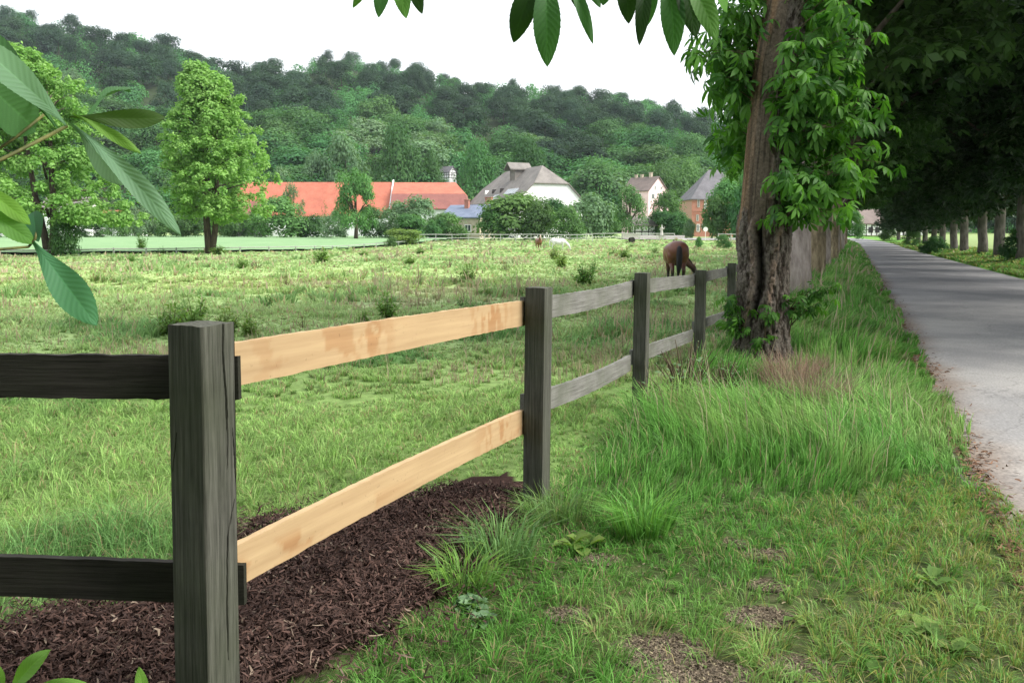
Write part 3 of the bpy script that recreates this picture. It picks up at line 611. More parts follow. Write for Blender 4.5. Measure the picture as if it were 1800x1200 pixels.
def post(name, x, y, rot, w, h, lean=(0, 0), cracks=None, label=None, base=-.25):
    """square post as a dense shell; cracks = list of (face, [(u,z),...], halfwidth, depth), face 0 faces -Y, face 1 faces +X"""
    nz_ = 220; zs = np.linspace(base, h, nz_)
    nu = 75 if cracks else 9; us = np.linspace(-.5, .5, nu)
    rings = []
    for f in range(4):
        a = f * math.pi / 2; c, s_ = math.cos(a), math.sin(a)
        U, Z = np.meshgrid(us[:-1], zs)
        ex = U * w; ey = np.full_like(ex, -w / 2)
        ed = np.minimum(np.abs(U + .5), np.abs(U - .5)) * w; rd = np.maximum(0, .006 - ed); ey = ey + rd * .7
        ey += .0016 * (fbm(U * 9 + f * 7, Z * 3, x, 3, 101) - .5) * 2 + .003 * (fbm(U * 2 + f * 7, Z * 1.5, x, 2, 102) - .5)
        for (cf, path, hw, dp) in (cracks or []):
            if cf != f: continue
            pu = np.interp(Z, [q[1] for q in path][::-1] if path[0][1] > path[-1][1] else [q[1] for q in path], [q[0] for q in path][::-1] if path[0][1] > path[-1][1] else [q[0] for q in path])
            pu = pu + .03 * (fbm(Z * 14, Z * 0, f, 3, 103) - .5); zmin = min(q[1] for q in path); zmax = max(q[1] for q in path)
            taper = np.clip((Z - zmin) / .07, 0, 1) * np.clip((zmax - Z) / .07, 0, 1) if zmax < h - .005 else np.clip((Z - zmin) / .07, 0, 1)
            ey = ey + dp * np.clip(1 - np.abs(U - pu) * w / (hw * (.4 + .9 * taper) + 1e-6), 0, 1) * (taper > 0.02)
        rings.append(np.stack([ex * c - ey * s_, ex * s_ + ey * c, Z], -1))
    G = np.concatenate(rings, 1); nr = G.shape[1]
    top = h + .004 * (fbm(G[-1, :, 0] * 40, G[-1, :, 1] * 40, 0, 2, 105) - .5); G[-1, :, 2] = top
    V = G.reshape(-1, 3); idx = np.arange(nz_ * nr).reshape(nz_, nr); i2 = np.roll(idx, -1, 1)
    Fq = np.stack([idx[:-1], i2[:-1], i2[1:], idx[1:]], -1).reshape(-1, 4)
    V = np.concatenate([V, [[0, 0, h - .002]]]); ct = len(V) - 1
    capf = [(idx[-1, i], idx[-1, (i + 1) % nr], ct, ct) for i in range(nr)]
    me = bpy.data.meshes.new(name); me.from_pydata(V.tolist(), [], Fq.tolist() + [list(q[:3]) for q in capf]); me.materials.append(M['post'])
    me.polygons.foreach_set('use_smooth', [False] * len(me.polygons)); me.update()
    o = link(name, me, fence); kid(fence, o); o.location = (x, y, g1(x, y)); o.rotation_euler = (lean[1], lean[0], rot)
    if label: o['label'] = label
    return o
th = -math.atan(K)
crk = [(1, [(.13, 1.235), (.10, 1.15), (.16, 1.05), (.22, .95)], .0030, .016), (1, [(.16, 1.02), (.20, .90), (.17, .80)], .0024, .012), (1, [(.36, .92), (.42, .80), (.50, .70)], .0022, .012), (1, [(.40, .70), (.15, .60), (.10, .40), (.12, .22)], .0026, .014), (0, [(-.28, .92), (-.35, .86), (-.42, .80)], .002, .006)]
POSTS = [(-.918, 2.40, R(-23), .132, 1.232, (.010, 0), crk, 'thick dark corner post with long cracks, nearest the camera'), (.135, 4.52, th, .118, 1.218, (.012, 0), None, 'dark post where the fresh boards end'),
         (1.075, 6.86, th, .112, 1.175, (.01, 0), None, None), (2.13, 9.30, th, .11, 1.10, (.0, 0), None, None), (3.20, 12.0, th, .11, 1.10, (0, 0), None, None), (4.3, 14.6, th, .11, 1.1, (0, 0), None, None), (5.4, 17.2, th, .11, 1.1, (0, 0), None, None), (6.5, 19.8, th, .11, 1.1, (0, 0), None, None)]
for q in POSTS: post('post', q[0], q[1], q[2], q[3], q[4], q[5], q[6], q[7])
post('post', -3.3, 2.60, R(-3), .13, 1.2, (0, 0))
def board(name, a, b, w, t, mat, bow=0.0, sag=0.0, label=None, stains=None, rag=.003, twist=0):
    """sawn board from a to b (centre points at mid-height)"""
    a = Vector(a); b = Vector(b); L_ = (b - a).length; nx = max(12, int(L_ / .015)); nzc = 15
    xs = np.linspace(0, L_, nx); prof = [(-.5, -.5)] + [(-.5, v) for v in np.linspace(-.44, .44, nzc)] + [(-.5, .5), (.5, .5)] + [(.5, v) for v in np.linspace(.44, -.44, nzc)] + [(.5, -.5)]
    G = np.zeros((nx, len(prof), 3)); 
    for j, (py_, pz_) in enumerate(prof):
        up_e = .5 if pz_ > .45 else (-.5 if pz_ < -.45 else 0)
        e = rag * (fbm(xs * 22, xs * 0, up_e * 7 + py_, 4, 111 + int(a.x * 10)) - .5) * 2 * (abs(up_e) > 0)
        s_ = 4 * xs / L_ * (1 - xs / L_)
        G[:, j, 0] = xs; G[:, j, 1] = py_ * t + bow * s_ + .0006 * (fbm(xs * 4, xs * 0 + pz_ * 30, 0, 3, 112) - .5); G[:, j, 2] = pz_ * w + e + sag * s_
    V = G.reshape(-1, 3); m_ = len(prof); idx = np.arange(nx * m_).reshape(nx, m_); i2 = np.roll(idx, -1, 1)
    Fq = np.stack([idx[:-1], idx[1:], i2[1:], i2[:-1]], -1).reshape(-1, 4).tolist() + [idx[0].tolist(), idx[-1][::-1].tolist()]
    me = bpy.data.meshes.new(name); me.from_pydata(V.tolist(), [], Fq); me.materials.append(mat); me.update()
    bm = bmesh.new(); bm.from_mesh(me); bmesh.ops.recalc_face_normals(bm, faces=bm.faces); bm.to_mesh(me); bm.free()
    if mat == M['board_new']:
        x = V[:, 0] / L_; z = V[:, 2] / w; c = np.ones((len(V), 3)); rust = np.array([.80, .63, .52])
        for (sx, sz, rx_, rz_, amt, fr) in (stains or []):
            d = np.hypot((x - sx) / rx_, (z - sz) / rz_); k_ = np.clip(1.2 - d, 0, 1) * amt * sstep(.49, .56, fbm(x * fr + .8 * z * z, z * 1.3 + 3 * x, 0, 4, 113))
            c = c * (1 - k_[:, None] * (1 - rust))
        at = me.attributes.new('Col', 'FLOAT_COLOR', 'POINT'); cc = np.ones((len(V), 4), np.float32); cc[:, :3] = c; at.data.foreach_set('color', cc.ravel())
    o = link(name, me, fence); kid(fence, o); d = (b - a).normalized(); yv = Vector((0, 0, 1)).cross(d).normalized(); zv = d.cross(yv)
    o.matrix_basis = Matrix((d, yv, zv)).transposed().to_4x4(); o.location = a
    if label: o['label'] = label
    return o
nl = Vector((-CN, K * CN, 0))                # from fence line towards the meadow
def onf(i, o=.075): return Vector((POSTS[i][0], POSTS[i][1], 0)) + nl * o
A1 = Vector((-.875, 2.52, 0)); dd = (onf(1) - A1).normalized()
board('rail', A1 - dd * .02 + Vector((0, 0, 1.098)), onf(1) + Vector((0, 0, 1.067)), .136, .026, M['board_new'], bow=-.006, sag=.006, label='fresh pale board, upper of the two new ones', stains=[(.22, .1, .22, 1.2, .7, 26), (.80, .2, .12, 1.3, 1.0, 60), (.33, 0, .08, .9, .9, 45)])
board('rail', A1 - dd * .02 + Vector((0, 0, .462)), onf(1) + Vector((0, 0, .462)), .134, .028, M['board_new'], bow=-.006, sag=.018, label='fresh pale board, lower of the two new ones', stains=[(.15, -.1, .3, .35, .9, 16), (.84, .1, .12, 1.0, .9, 50), (.97, -.3, .04, .4, .8, 40)])
board('rail', (-3.32, 2.62, 1.055), (-.836, 2.507, 1.062), .135, .024, M['board_dark'], sag=.004, rag=.004)
board('rail', (-3.32, 2.62, .430), (-.833, 2.507, .412), .128, .024, M['board_dark'], sag=.010, rag=.002)
RZ = [(1, 1.087, 1.045, .135, .55, .435, .130, -.03), (2, 1.055, .985, .125, .47, .365, .125, 0), (3, 1.0, .955, .12, .455, .33, .115, 0), (4, .98, .95, .12, .40, .38, .12, 0), (5, .98, .95, .12, .40, .38, .12, 0), (6, .98, .95, .12, .40, .38, .12, 0)]
for (i, za, zb, w1, zc, zd, w2, sg) in RZ:
    p0, p1 = onf(i, .074), onf(i + 1, .074); u = (p1 - p0).normalized(); ga, gb = g1(p0.x, p0.y), g1(p1.x, p1.y)
    board('rail', p0 - u * .03 + Vector((0, 0, za)), p1 - u * .03 + Vector((0, 0, zb)), w1, .026, M['board_old'], sag=-.02 if i == 1 else .0, rag=.005)
    board('rail', p0 - u * .03 + Vector((0, 0, zc)), p1 - u * .08 + Vector((0, 0, zd)), w2, .026, M['board_old'], sag=sg, rag=.004)
# ---------------------------------------------------------------- near horse chestnut beside the fence
PT7 = palm_template(7, 5, 1, .75, 1, .31); PT7b = palm_template(6, 5, 1, 1.1, 5, .33); PT5 = palm_template(5, 1, 0, .6, 2, .44)
def palms(C, out, size, droop, T, r=rng, spread=.5):
    """compound leaves at C pointing along out, tilted down by droop"""
    n = len(C); f = norm(out + spread * r.normal(size=(n, 3)) * np.array([1, 1, .5]) - np.array([0, 0, 1.0]) * np.asarray(droop).reshape(-1, 1))
    up = norm(np.array([0, 0, 1.0]) + .45 * r.normal(size=(n, 3))); Rm = frames(f, up)
    V, Fq = stamp(T[0], T[1], C, Rm, size); vv = np.repeat(r.random(n), len(T[0])); return V, Fq, vv
NT = empty('horse_chestnut_tree', (2.955, 9.7, g1(2.955, 9.7))); tag(NT, 'old horse chestnut with torn bark on its trunk, standing right beside the fence', 'tree', 'horse chestnuts in the left row of the avenue')
def near_trunk():
    nz_, na = 700, 260; zs = np.linspace(-.25, 7.0, nz_); an = np.linspace(0, 2 * np.pi, na, endpoint=False); A, Z = np.meshgrid(an, zs)
    cx = np.interp(zs, [-.3, .8, 1.7, 2.6, 3.4, 4.3, 7], [.0, .0, .0, .045, .10, .24, .9]); cy = np.interp(zs, [0, 2, 7], [0, 0, .15])
    r0 = np.interp(zs, [-.3, .0, .25, .6, 1.2, 1.55, 1.8, 2.4, 3.2, 4.2, 7], [.40, .345, .30, .285, .28, .30, .278, .262, .250, .235, .18])
    # angle 0 = +X; camera sees around -pi/2; left side (pi) carries the smooth tan wood, split runs down the front left
    rr = r0[:, None] * np.ones_like(A); X_ = np.cos(A); Y_ = np.sin(A)
    pl = fbm(X_ * 8, Y_ * 8, Z * 9, 4, 121); pl2 = fbm(X_ * 22, Y_ * 22, Z * 26, 3, 122)
    edge_z = 1.60 + .9 * (fbm(X_ * 3, Y_ * 3, 0, 3, 123) - .5) + .25 * (fbm(X_ * 9, Y_ * 9, Z * 5, 3, 126) - .5) + .35 * sstep(-2.2, -1.2, A - 0) * 0
    da = np.angle(np.exp(1j * (A - R(-135)))); smooth_side = np.exp(-(np.angle(np.exp(1j * (A - R(205)))) / 1.05) ** 2)
    smooth = sstep(.30, .5, smooth_side + .2 * (pl - .5)) * sstep(-.04, .04, Z - edge_z)
    rough = 1 - smooth
    rr = rr + rough * (.020 * sstep(.42, .54, pl) + .030 * (pl2 - .5)) + smooth * .008 * (pl - .5)
    # cavity: long groove from 0.45 to 1.55 m, widening and twisting
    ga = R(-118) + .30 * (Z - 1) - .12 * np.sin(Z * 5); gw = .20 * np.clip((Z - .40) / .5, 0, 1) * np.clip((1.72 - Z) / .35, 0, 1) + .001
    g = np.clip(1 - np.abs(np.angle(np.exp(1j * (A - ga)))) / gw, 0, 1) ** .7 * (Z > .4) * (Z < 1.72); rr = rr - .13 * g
    # raised torn fin beside it
    fa = R(-88) + .42 * (Z - 1.0); fw = .11; fn = np.exp(-(np.angle(np.exp(1j * (A - fa))) / fw) ** 2) * sstep(.55, .8, Z) * (1 - sstep(1.5, 1.7, Z)); rr = rr + .035 * fn
    lip = np.exp(-(np.angle(np.exp(1j * (A - ga + .28))) / .12) ** 2) * sstep(.3, .6, Z) * (1 - sstep(1.6, 1.75, Z)); rr = rr + .045 * lip
    # swelling roots
    rr = rr + .06 * np.clip(.35 - Z, 0, .6) * (1 + np.cos(A * 4 + 1))
    c = np.zeros(A.shape + (3,)); gr = np.array([.145, .125, .105]); dk = np.array([.055, .043, .034]); tan = np.array([.20, .13, .078]); tan2 = np.array([.115, .092, .068]); fin = np.array([.30, .21, .155])
    t1 = sstep(.40, .56, .55 * pl + .45 * pl2)[..., None]; c = dk * (1 - t1) + gr * t1
    t2 = sstep(.35, .65, fbm(X_ * 2, Y_ * 2, Z * .9, 4, 125))[..., None]; sm = tan * t2 + tan2 * (1 - t2); t3 = sstep(.5, .64, fbm(X_ * 9, Y_ * 9, Z * 1.6, 4, 127))[..., None]; sm = sm * (1 - .45 * t3); c = c * (1 - smooth[..., None]) + sm * smooth[..., None]
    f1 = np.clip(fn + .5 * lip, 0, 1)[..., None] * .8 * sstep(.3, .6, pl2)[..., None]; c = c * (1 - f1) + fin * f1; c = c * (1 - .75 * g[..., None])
    c = c * (1 - .25 * sstep(.5, .6, pl)[..., None] * 0)
    V = np.stack([cx[:, None] + rr * X_, cy[:, None] + rr * Y_, Z], -1).reshape(-1, 3); idx = np.arange(nz_ * na).reshape(nz_, na); i2 = np.roll(idx, -1, 1)
    Fq = np.stack([idx[:-1], i2[:-1], i2[1:], idx[1:]], -1).reshape(-1, 4)
    o = link('trunk', mesh_np('trunk', V, Fq, M['bark'], col=c.reshape(-1, 3), smooth=True), NT); kid(NT, o)
near_trunk()
def bez(a, b, c, n=7):
    a, b, c = Vector(a), Vector(b), Vector(c); return [a * (1 - t) ** 2 + b * 2 * t * (1 - t) + c * t * t for t in [i / (n - 1) for i in range(n)]]
def sprays(parent, targets, T, size, nleaf, tr=.009, origin=None, r=None, mat='leaf_near', names=('twigs', 'foliage'), rad=.22, droop=.7):
    """curved twigs from the trunk to the targets with compound leaves round their outer part"""
    r = r or np.random.default_rng(5); mb = MB(); Vs, Fs, vv = [], [], []; b = 0; C = []; O = []
    for (o_, t_) in targets:
        o_, t_ = Vector(o_), Vector(t_); mid = (o_ + t_) / 2 + Vector((0, 0, .25 * (t_ - o_).length)); pts = bez(o_, mid, t_, 7)
        mb.tube(pts, [tr * (1.5 - 1.2 * i / 6) for i in range(7)], 5)
        for k in range(nleaf):
            q = pts[min(6, int(2 + r.random() ** .7 * 5))]; d = unit(1, r)[0]; d[2] *= .5
            C.append(np.array(q) + d * rad * r.uniform(.3, 1)); oo = d * 1.0 + np.array((t_ - o_).normalized()) * .35; O.append(oo)
    C = np.array(C); O = norm(np.array(O)); h = len(C) // 2
    for a_, T_ in ((slice(0, h), T[0]), (slice(h, None), T[1])):
        n = len(C[a_]); V, Fq, v_ = palms(C[a_], O[a_], size * r.uniform(.7, 1.15, n), r.uniform(.3, 1.3, n) * droop, T_, r)
        Vs.append(V); Fs.append(Fq + b); vv.append(v_); b += len(V)
    t = mb.build(names[0], M['twig'], parent, True); f = link(names[1], mesh_np(names[1], np.concatenate(Vs), np.concatenate(Fs), M[mat], vv=np.concatenate(vv), smooth=True), parent); kid(parent, f)
    return t, f
def in_px(poly, n, y0, y1, seed):
    r = np.random.default_rng(seed); xs = [p[0] for p in poly]; ys_ = [p[1] for p in poly]; out = []
    while len(out) < n:
        a, b = r.uniform(min(xs), max(xs)), r.uniform(min(ys_), max(ys_))
        if in_poly(np.array([a]), np.array([b]), poly)[0]: out.append(P(a, b, r.uniform(y0, y1)))
    return out
base = NT.location
def rel(p): return Vector(p) - base
TG = []
rs = np.random.default_rng(8)
for p in in_px([(1395, 380), (1372, 330), (1368, 300), (1385, 210), (1405, 110), (1430, -40), (1520, -40), (1520, 90), (1550, 190), (1555, 320), (1530, 330), (1490, 390), (1400, 385)], 78, 8.7, 9.9, 1):
    q = rel(p); z0 = max(1.4, q.z - rs.uniform(.1, .7)); TG.append(((.05 + .04 * z0, -.1, z0), q))
for p in in_px([(1180, 110), (1235, 70), (1270, -40), (1345, -40), (1330, 60), (1318, 110), (1300, 150), (1280, 190), (1240, 170)], 36, 9.6, 11.0, 2):
    q = rel(p); z0 = max(2.6, q.z - rs.uniform(.0, .6)); TG.append(((.05, .05, z0), q))
for p in in_px([(1270, 180), (1310, 170), (1312, 330), (1285, 320), (1262, 240)], 16, 10.2, 11.4, 3):
    q = rel(p); TG.append(((.0, .25, max(2, q.z - .3)), q))
sprays(NT, TG, (PT7, PT7b), .175, 9, .006, r=rs, rad=.26)
# high crown above the frame
def crown(name, parent, rx, ry, rz, cz, nb, br, n, size, seed, mat, T=PT5, off=(0, 0), droop=.6, shell=.55, zlo=-.55, extra=()):
    r = np.random.default_rng(seed); bl = crown_blobs(rx, ry, rz, cz, nb, br, r, off=off, zlo=zlo) + list(extra); p, d, cv = blob_cloud(n, bl, shell, r)
    V, Fq, v_ = palms(p, d, size * r.uniform(.7, 1.2, n), r.uniform(.1, 1, n) * droop, T, r); cv = np.repeat(cv, len(T[0])); vv = np.clip(v_ * .6 + cv * .4, 0, 1)
    o = link(name, mesh_np(name, V, Fq, M[mat], vv=vv), parent)
    if parent is not None: kid(parent, o)
    return o
crown('crown', NT, 3.0, 3.8, 3.6, 9.6, 34, 1.25, 5200, .30, 31, 'leaf_av2', off=(1.2, .4))
mb = MB()
for i in range(9):
    a = i * 2.4; mb.tube(bez((.55, .05, 5.6), (.9 + math.cos(a) * .8, math.sin(a) * .8, 7.6), (1.1 + math.cos(a) * 2.6, .4 + math.sin(a) * 3, 9.6 + .3 * (i % 3)), 7), [.10, .085, .07, .055, .04, .03, .015], 7)
mb.tube(bez((.30, 0, 4.3), (.9, .1, 6.5), (1.3, .3, 10.5), 8), [.2, .18, .16, .13, .10, .08, .05, .02], 8)
mb.build('limbs', M['bark_far'], NT, True)
# suckers and ivy round the foot
ss = np.random.default_rng(12); TG = []
for k in range(11):
    a = ss.uniform(-math.pi, 0.2); TG.append(((.3 * math.cos(a), .3 * math.sin(a), ss.uniform(.1, .75)), (.42 * math.cos(a) + ss.uniform(-.05, .05), .42 * math.sin(a), ss.uniform(.25, .85))))
for k in range(8): TG.append(((.25, -.1, ss.uniform(.3, .6)), (.35 + ss.uniform(.05, .42), -.15 + ss.uniform(-.2, .1), ss.uniform(.55, .95))))
for k in range(5): TG.append(((-.28, -.1, ss.uniform(.2, .7)), (-.38 - ss.uniform(.0, .15), -.2, ss.uniform(.4, .85))))
sprays(NT, TG, (PT7, PT7b), .095, 6, .006, r=ss, rad=.10, names=('suckers', 'basal_foliage'))

# ---------------------------------------------------------------- avenue trees
def avenue_proto(seed, rx, ry, rz, cz, off, n, mat, bark, th_=3.6, r0=.29):
    o = empty('horse_chestnut_tree', (0, 0, 0)); r = random.Random(seed); mb = MB(); hh = 7.5
    pts = [(0.0 if i == 0 else .05 * r.uniform(-1, 1) + (off[0] * .25) * (i / 8) ** 2, .05 * r.uniform(-1, 1) * (i > 0), -.2 + hh * i / 8) for i in range(9)]
    mb.tube(pts, [r0 * 1.18, r0 * 1.0, r0 * .96, r0 * .92, r0 * .85, r0 * .7, r0 * .55, r0 * .4, r0 * .2], 14)
    for k in range(8):
        a = k * 2.399 + r.random(); z0 = r.uniform(2.6, 5.5); L_ = r.uniform(.6, .9)
        mb.tube(bez((0, 0, z0), (math.cos(a) * rx * .4, math.sin(a) * ry * .4, z0 + 1.8), (off[0] + math.cos(a) * rx * L_, math.sin(a) * ry * L_, z0 + 3.2), 6), [r0 * .45, r0 * .36, r0 * .28, r0 * .2, r0 * .12, r0 * .05], 7, 1)
    mb.build('trunk', [M[bark], M['bark_dark']], o, True)
    crown('crown', o, rx, ry, rz, cz, 64, 1.4, n, .33, seed, mat, off=off, zlo=-.95, shell=.35, extra=[] if seed < 203 else [((1.6, -1.2, 3.0), .9), ((-1.8, .8, 2.7), 1.0), ((.3, 1.6, 2.5), .8), ((-2.6, -1.6, 3.1), 1.1), ((.2, -.2, 3.4), .9)] if seed == 203 else [((-1.2, -1.8, 2.7), .9), ((2.2, .4, 3.0), 1.0), ((-2.8, 1.2, 3.0), 1.0), ((.4, .3, 3.2), .8)])
    return o
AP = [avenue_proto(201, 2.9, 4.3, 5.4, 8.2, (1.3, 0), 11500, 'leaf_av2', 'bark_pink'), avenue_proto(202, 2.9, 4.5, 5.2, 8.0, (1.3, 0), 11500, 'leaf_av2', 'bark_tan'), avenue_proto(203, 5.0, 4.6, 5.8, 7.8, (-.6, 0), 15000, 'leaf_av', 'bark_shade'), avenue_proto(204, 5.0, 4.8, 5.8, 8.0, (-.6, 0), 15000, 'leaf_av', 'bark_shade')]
first = [True] * 4
def place_av(k, x, y, rz, label, group, sc=1.0):
    o = AP[k] if first[k] else copy_tree(AP[k]); first[k] = False
    o.location = (x, y, g1(x, y)); o.rotation_euler = (0, 0, rz); o.scale = (sc, sc, sc * random.uniform(.95, 1.08)); tag(o, label, 'tree', group); return o
ORD = ['second', 'third', 'fourth', 'fifth', 'sixth', 'seventh', 'eighth', 'ninth', 'tenth', 'eleventh', 'twelfth', 'thirteenth', 'fourteenth']
LG, RG = 'horse chestnuts in the left row of the avenue', 'horse chestnuts in the right row of the avenue'
lys = [17.0, 25.2, 33.5, 41.8, 50, 58.5, 67, 75.5, 84, 92.5, 101]
for i, y in enumerate(lys):
    x = TREE_C + K * y + float(bend(y)) + random.uniform(-.12, .12)
    oo = place_av(i % 2, x, y, -math.atan(K) + random.uniform(-.08, .08), f'{ORD[i]} smooth-barked chestnut counted from the near tree along the left of the road', LG); oo.rotation_euler = ([.0, .02, -.03, .03, -.01][i % 5], [-.035, .03, -.02, .02, .0][i % 5], oo.rotation_euler.z)
for (x_, y) in ((-2.6, -3.6), (-5.2, -6.5), (1.2, -8.5), (-8.5, -9)): place_av(3, x_, y, 0, 'horse chestnut behind the viewpoint, outside the picture', LG)
rys = [40.5, 47.5, 54, 61.5, 69, 78, 87, 96, 106, 117, 129]
RC = 8.35
for i, y in enumerate(rys):
    x = RC + K * y + float(bend(y)) + random.uniform(-.15, .15)
    w = ['nearest visible', 'second', 'third', 'fourth', 'fifth', 'sixth', 'seventh', 'eighth', 'ninth', 'tenth', 'eleventh'][i]
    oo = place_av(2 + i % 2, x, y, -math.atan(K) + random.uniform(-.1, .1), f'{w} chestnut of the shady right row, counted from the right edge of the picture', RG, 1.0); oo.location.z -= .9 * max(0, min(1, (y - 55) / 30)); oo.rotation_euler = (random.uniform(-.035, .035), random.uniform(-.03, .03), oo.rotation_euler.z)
for (px, py, w, top, Y) in [(1790, 470, 46, 392, 41.5), (1640, 436, 42, 412, 62), (1600, 428, 30, 405, 90), (1556, 421, 26, 398, 128)]: pass
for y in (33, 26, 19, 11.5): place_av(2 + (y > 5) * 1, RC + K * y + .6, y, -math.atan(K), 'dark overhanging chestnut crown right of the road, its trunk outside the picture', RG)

# ---------------------------------------------------------------- leaf sprays hanging close to the camera
LM = leaf_mat('close_leaf', (.028, .085, .016), (.085, .21, .035), .42, .38, 0, 0, spec=.4)
def vein_leafmat():
    m, n, o = newmat('veined_leaf'); L = n.links
    at = N(n, 'ShaderNodeAttribute', attribute_name='Col'); p = N(n, 'ShaderNodeBsdfPrincipled'); p.inputs['Roughness'].default_value = .55; p.inputs['Specular IOR Level'].default_value = .2
    t = N(n, 'ShaderNodeBsdfTranslucent'); tm = N(n, 'ShaderNodeMixRGB', blend_type='MULTIPLY'); tm.inputs[0].default_value = 1; tm.inputs[2].default_value = (1.3, 1.6, .5, 1)
    ms = N(n, 'ShaderNodeMixShader'); ms.inputs[0].default_value = .42
    L.new(at.outputs['Color'], p.inputs['Base Color']); L.new(at.outputs['Color'], tm.inputs[1]); L.new(tm.outputs[0], t.inputs[0]); L.new(p.outputs[0], ms.inputs[1]); L.new(t.outputs[0], ms.inputs[2]); L.new(ms.outputs[0], o.inputs[0]); return m
M['vein'] = vein_leafmat()
def big_leaf(mbv, P0, P1, W, col, nrm=(0, -1, .35), arch=.12, fold=.18, taper=1.75, r=None):
    """one serrated leaflet from P0 to P1, with side veins; appended to the (V,F,C) lists"""
    P0, P1 = np.array(P0), np.array(P1); L_ = np.linalg.norm(P1 - P0); x = (P1 - P0) / L_; nn = np.array(nrm, float); nn = nn - x * nn.dot(x); nn /= np.linalg.norm(nn); y = np.cross(nn, x)
    nl_, nw = 90, 12; V = []; C = []
    for i in range(nl_ + 1):
        t = i / nl_; w = W * .5 * max(.02, (math.sin(math.pi * min(1, t ** taper * .985 + .015)) ** .75)); 
        for j in range(-nw, nw + 1):
            u = j / nw; ser = 1 + (.045 if i % 5 == 0 else (-.015 if i % 5 == 1 else 0)) * (abs(j) == nw) * (t > .12)
            vein = (math.sin((t * 15 - abs(u) * 2.6) * 2 * math.pi) * .5 + .5) ** 6
            h = fold * abs(u) * w + arch * L_ * 4 * t * (1 - t) - arch * L_ * .6 * t * t + .0007 * vein * (L_ / .18) + .01 * L_ * math.sin(t * 9 + u * 2)
            V.append(P0 + x * t * L_ + y * u * w * ser + nn * h - x * abs(u) * w * .12)
            cc = np.array(col) * (1 - .10 * (1 - vein)) * (1.25 if abs(j) <= 0 else 1); C.append(cc)
    c = 2 * nw + 1; b = sum(len(q) for q in mbv[0]); Fq = np.array([(i * c + j, (i + 1) * c + j, (i + 1) * c + j + 1, i * c + j + 1) for i in range(nl_) for j in range(c - 1)]) + b
    mbv[0].append(np.array(V)); mbv[1].append(Fq); mbv[2].append(np.array(C))
def leaf_spray(name, label, leaves, stems, origin):
    o = empty(name, origin); tag(o, label, 'branch'); L_ = ([], [], []); og = Vector(origin)
    for q in leaves:
        a, b = P(q[0], q[1], q[2]) - og, P(q[3], q[4], q[5]) - og; W = q[6] / F * (q[2] + q[5]) / 2 * .86; big_leaf(L_, a, b, W, q[7], *q[8:])
    f = link('leaflets', mesh_np('leaflets', np.concatenate(L_[0]), np.concatenate(L_[1]), M['vein'], col=np.concatenate(L_[2]), smooth=True), o); kid(o, f)
    mb = MB()
    for s_ in stems: mb.tube([P(*q) - og for q in s_[:-1]], s_[-1], 7)
    mb.build('stem', M['stemg'], o, True); return o
M['stemg'] = noisy('green_stem', (.06, .07, .02), (.13, .13, .04), (1, 1, 1), 60, 3, .6, .1, .001)
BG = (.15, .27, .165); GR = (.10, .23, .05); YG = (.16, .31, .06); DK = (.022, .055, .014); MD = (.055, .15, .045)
leaf_spray('chestnut_branch', 'chestnut sprig with long drooping leaflets reaching in from the left edge, close to the camera', [
    (118, 222, 1.0, -60, 60, .92, 66, BG, (.2, -1, .6), .05), (122, 205, 1.0, 292, 208, 1.06, 40, (.045, .085, .022), (0, -1, -.25), .10, .25), (128, 200, 1.0, 247, 268, .98, 22, YG, (.3, -1, .3), .06),
    (120, 216, 1.0, 318, 408, .97, 42, BG, (.5, -1, .4), .09, .2), (135, 225, 1.02, 216, 326, 1.05, 46, (.11, .19, .12), (.2, -1, .2), .05), (-60, 120, .95, 66, 232, 1.05, 100, (.065, .15, .06), (0, -1, .5), .05),
    (100, 225, 1.01, -40, 40, 1.1, 50, MD, (0, -1, .8), .05), (150, 215, 1.04, 228, 150, 1.3, 26, MD, (.2, -1, .3), .05)],
    [((-80, 320, .9), (20, 272, .95), (118, 222, 1.0), .0022), ((-60, 300, 1.0), (30, 240, 1.02), (84, 196, 1.05), .0018)], P(-80, 320, .9))
leaf_spray('chestnut_branch', 'lower chestnut sprig with a broad pointed leaflet, hanging at the left edge', [
    (58, 425, .95, 168, 570, .93, 66, (.075, .21, .105), (.35, -1, .35), .07, .2), (-70, 300, .9, 56, 395, .95, 34, YG, (.2, -1, .5), .05), (-60, 350, .92, 62, 428, .95, 42, GR, (.2, -1, .5), .05),
    (60, 372, .97, 66, 424, .95, 42, (.05, .14, .075), (0, -1, .2), .06, .2, .9)],
    [((-90, 436, .9), (0, 438, .92), (50, 434, .95), .0016), ((50, 434, .95), (62, 420, .95), (66, 400, .96), .0014)], P(-90, 436, .9))
leaf_spray('chestnut_branch', 'small chestnut leaf hanging into the white sky, left of the biggest hanging leaflets', [
    (690, -60, 2.2, 619, 9, 2.15, 26, GR), (692, -60, 2.2, 664, 24, 2.1, 34, MD), (700, -60, 2.2, 712, 26, 2.1, 36, GR), (712, -60, 2.2, 741, 21, 2.15, 28, DK)],
    [((700, -160, 2.3), (695, -90, 2.25), (692, -60, 2.2), .002)], P(700, -160, 2.3))
leaf_spray('chestnut_branch', 'chestnut leaf with two broad leaflets hanging over the middle of the sky', [
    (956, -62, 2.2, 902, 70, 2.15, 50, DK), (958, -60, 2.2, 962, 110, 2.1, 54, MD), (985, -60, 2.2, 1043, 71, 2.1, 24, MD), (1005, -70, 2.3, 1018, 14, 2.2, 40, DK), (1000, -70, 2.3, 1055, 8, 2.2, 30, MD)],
    [((970, -160, 2.3), (962, -90, 2.25), (957, -60, 2.2), .002)], P(970, -160, 2.3))
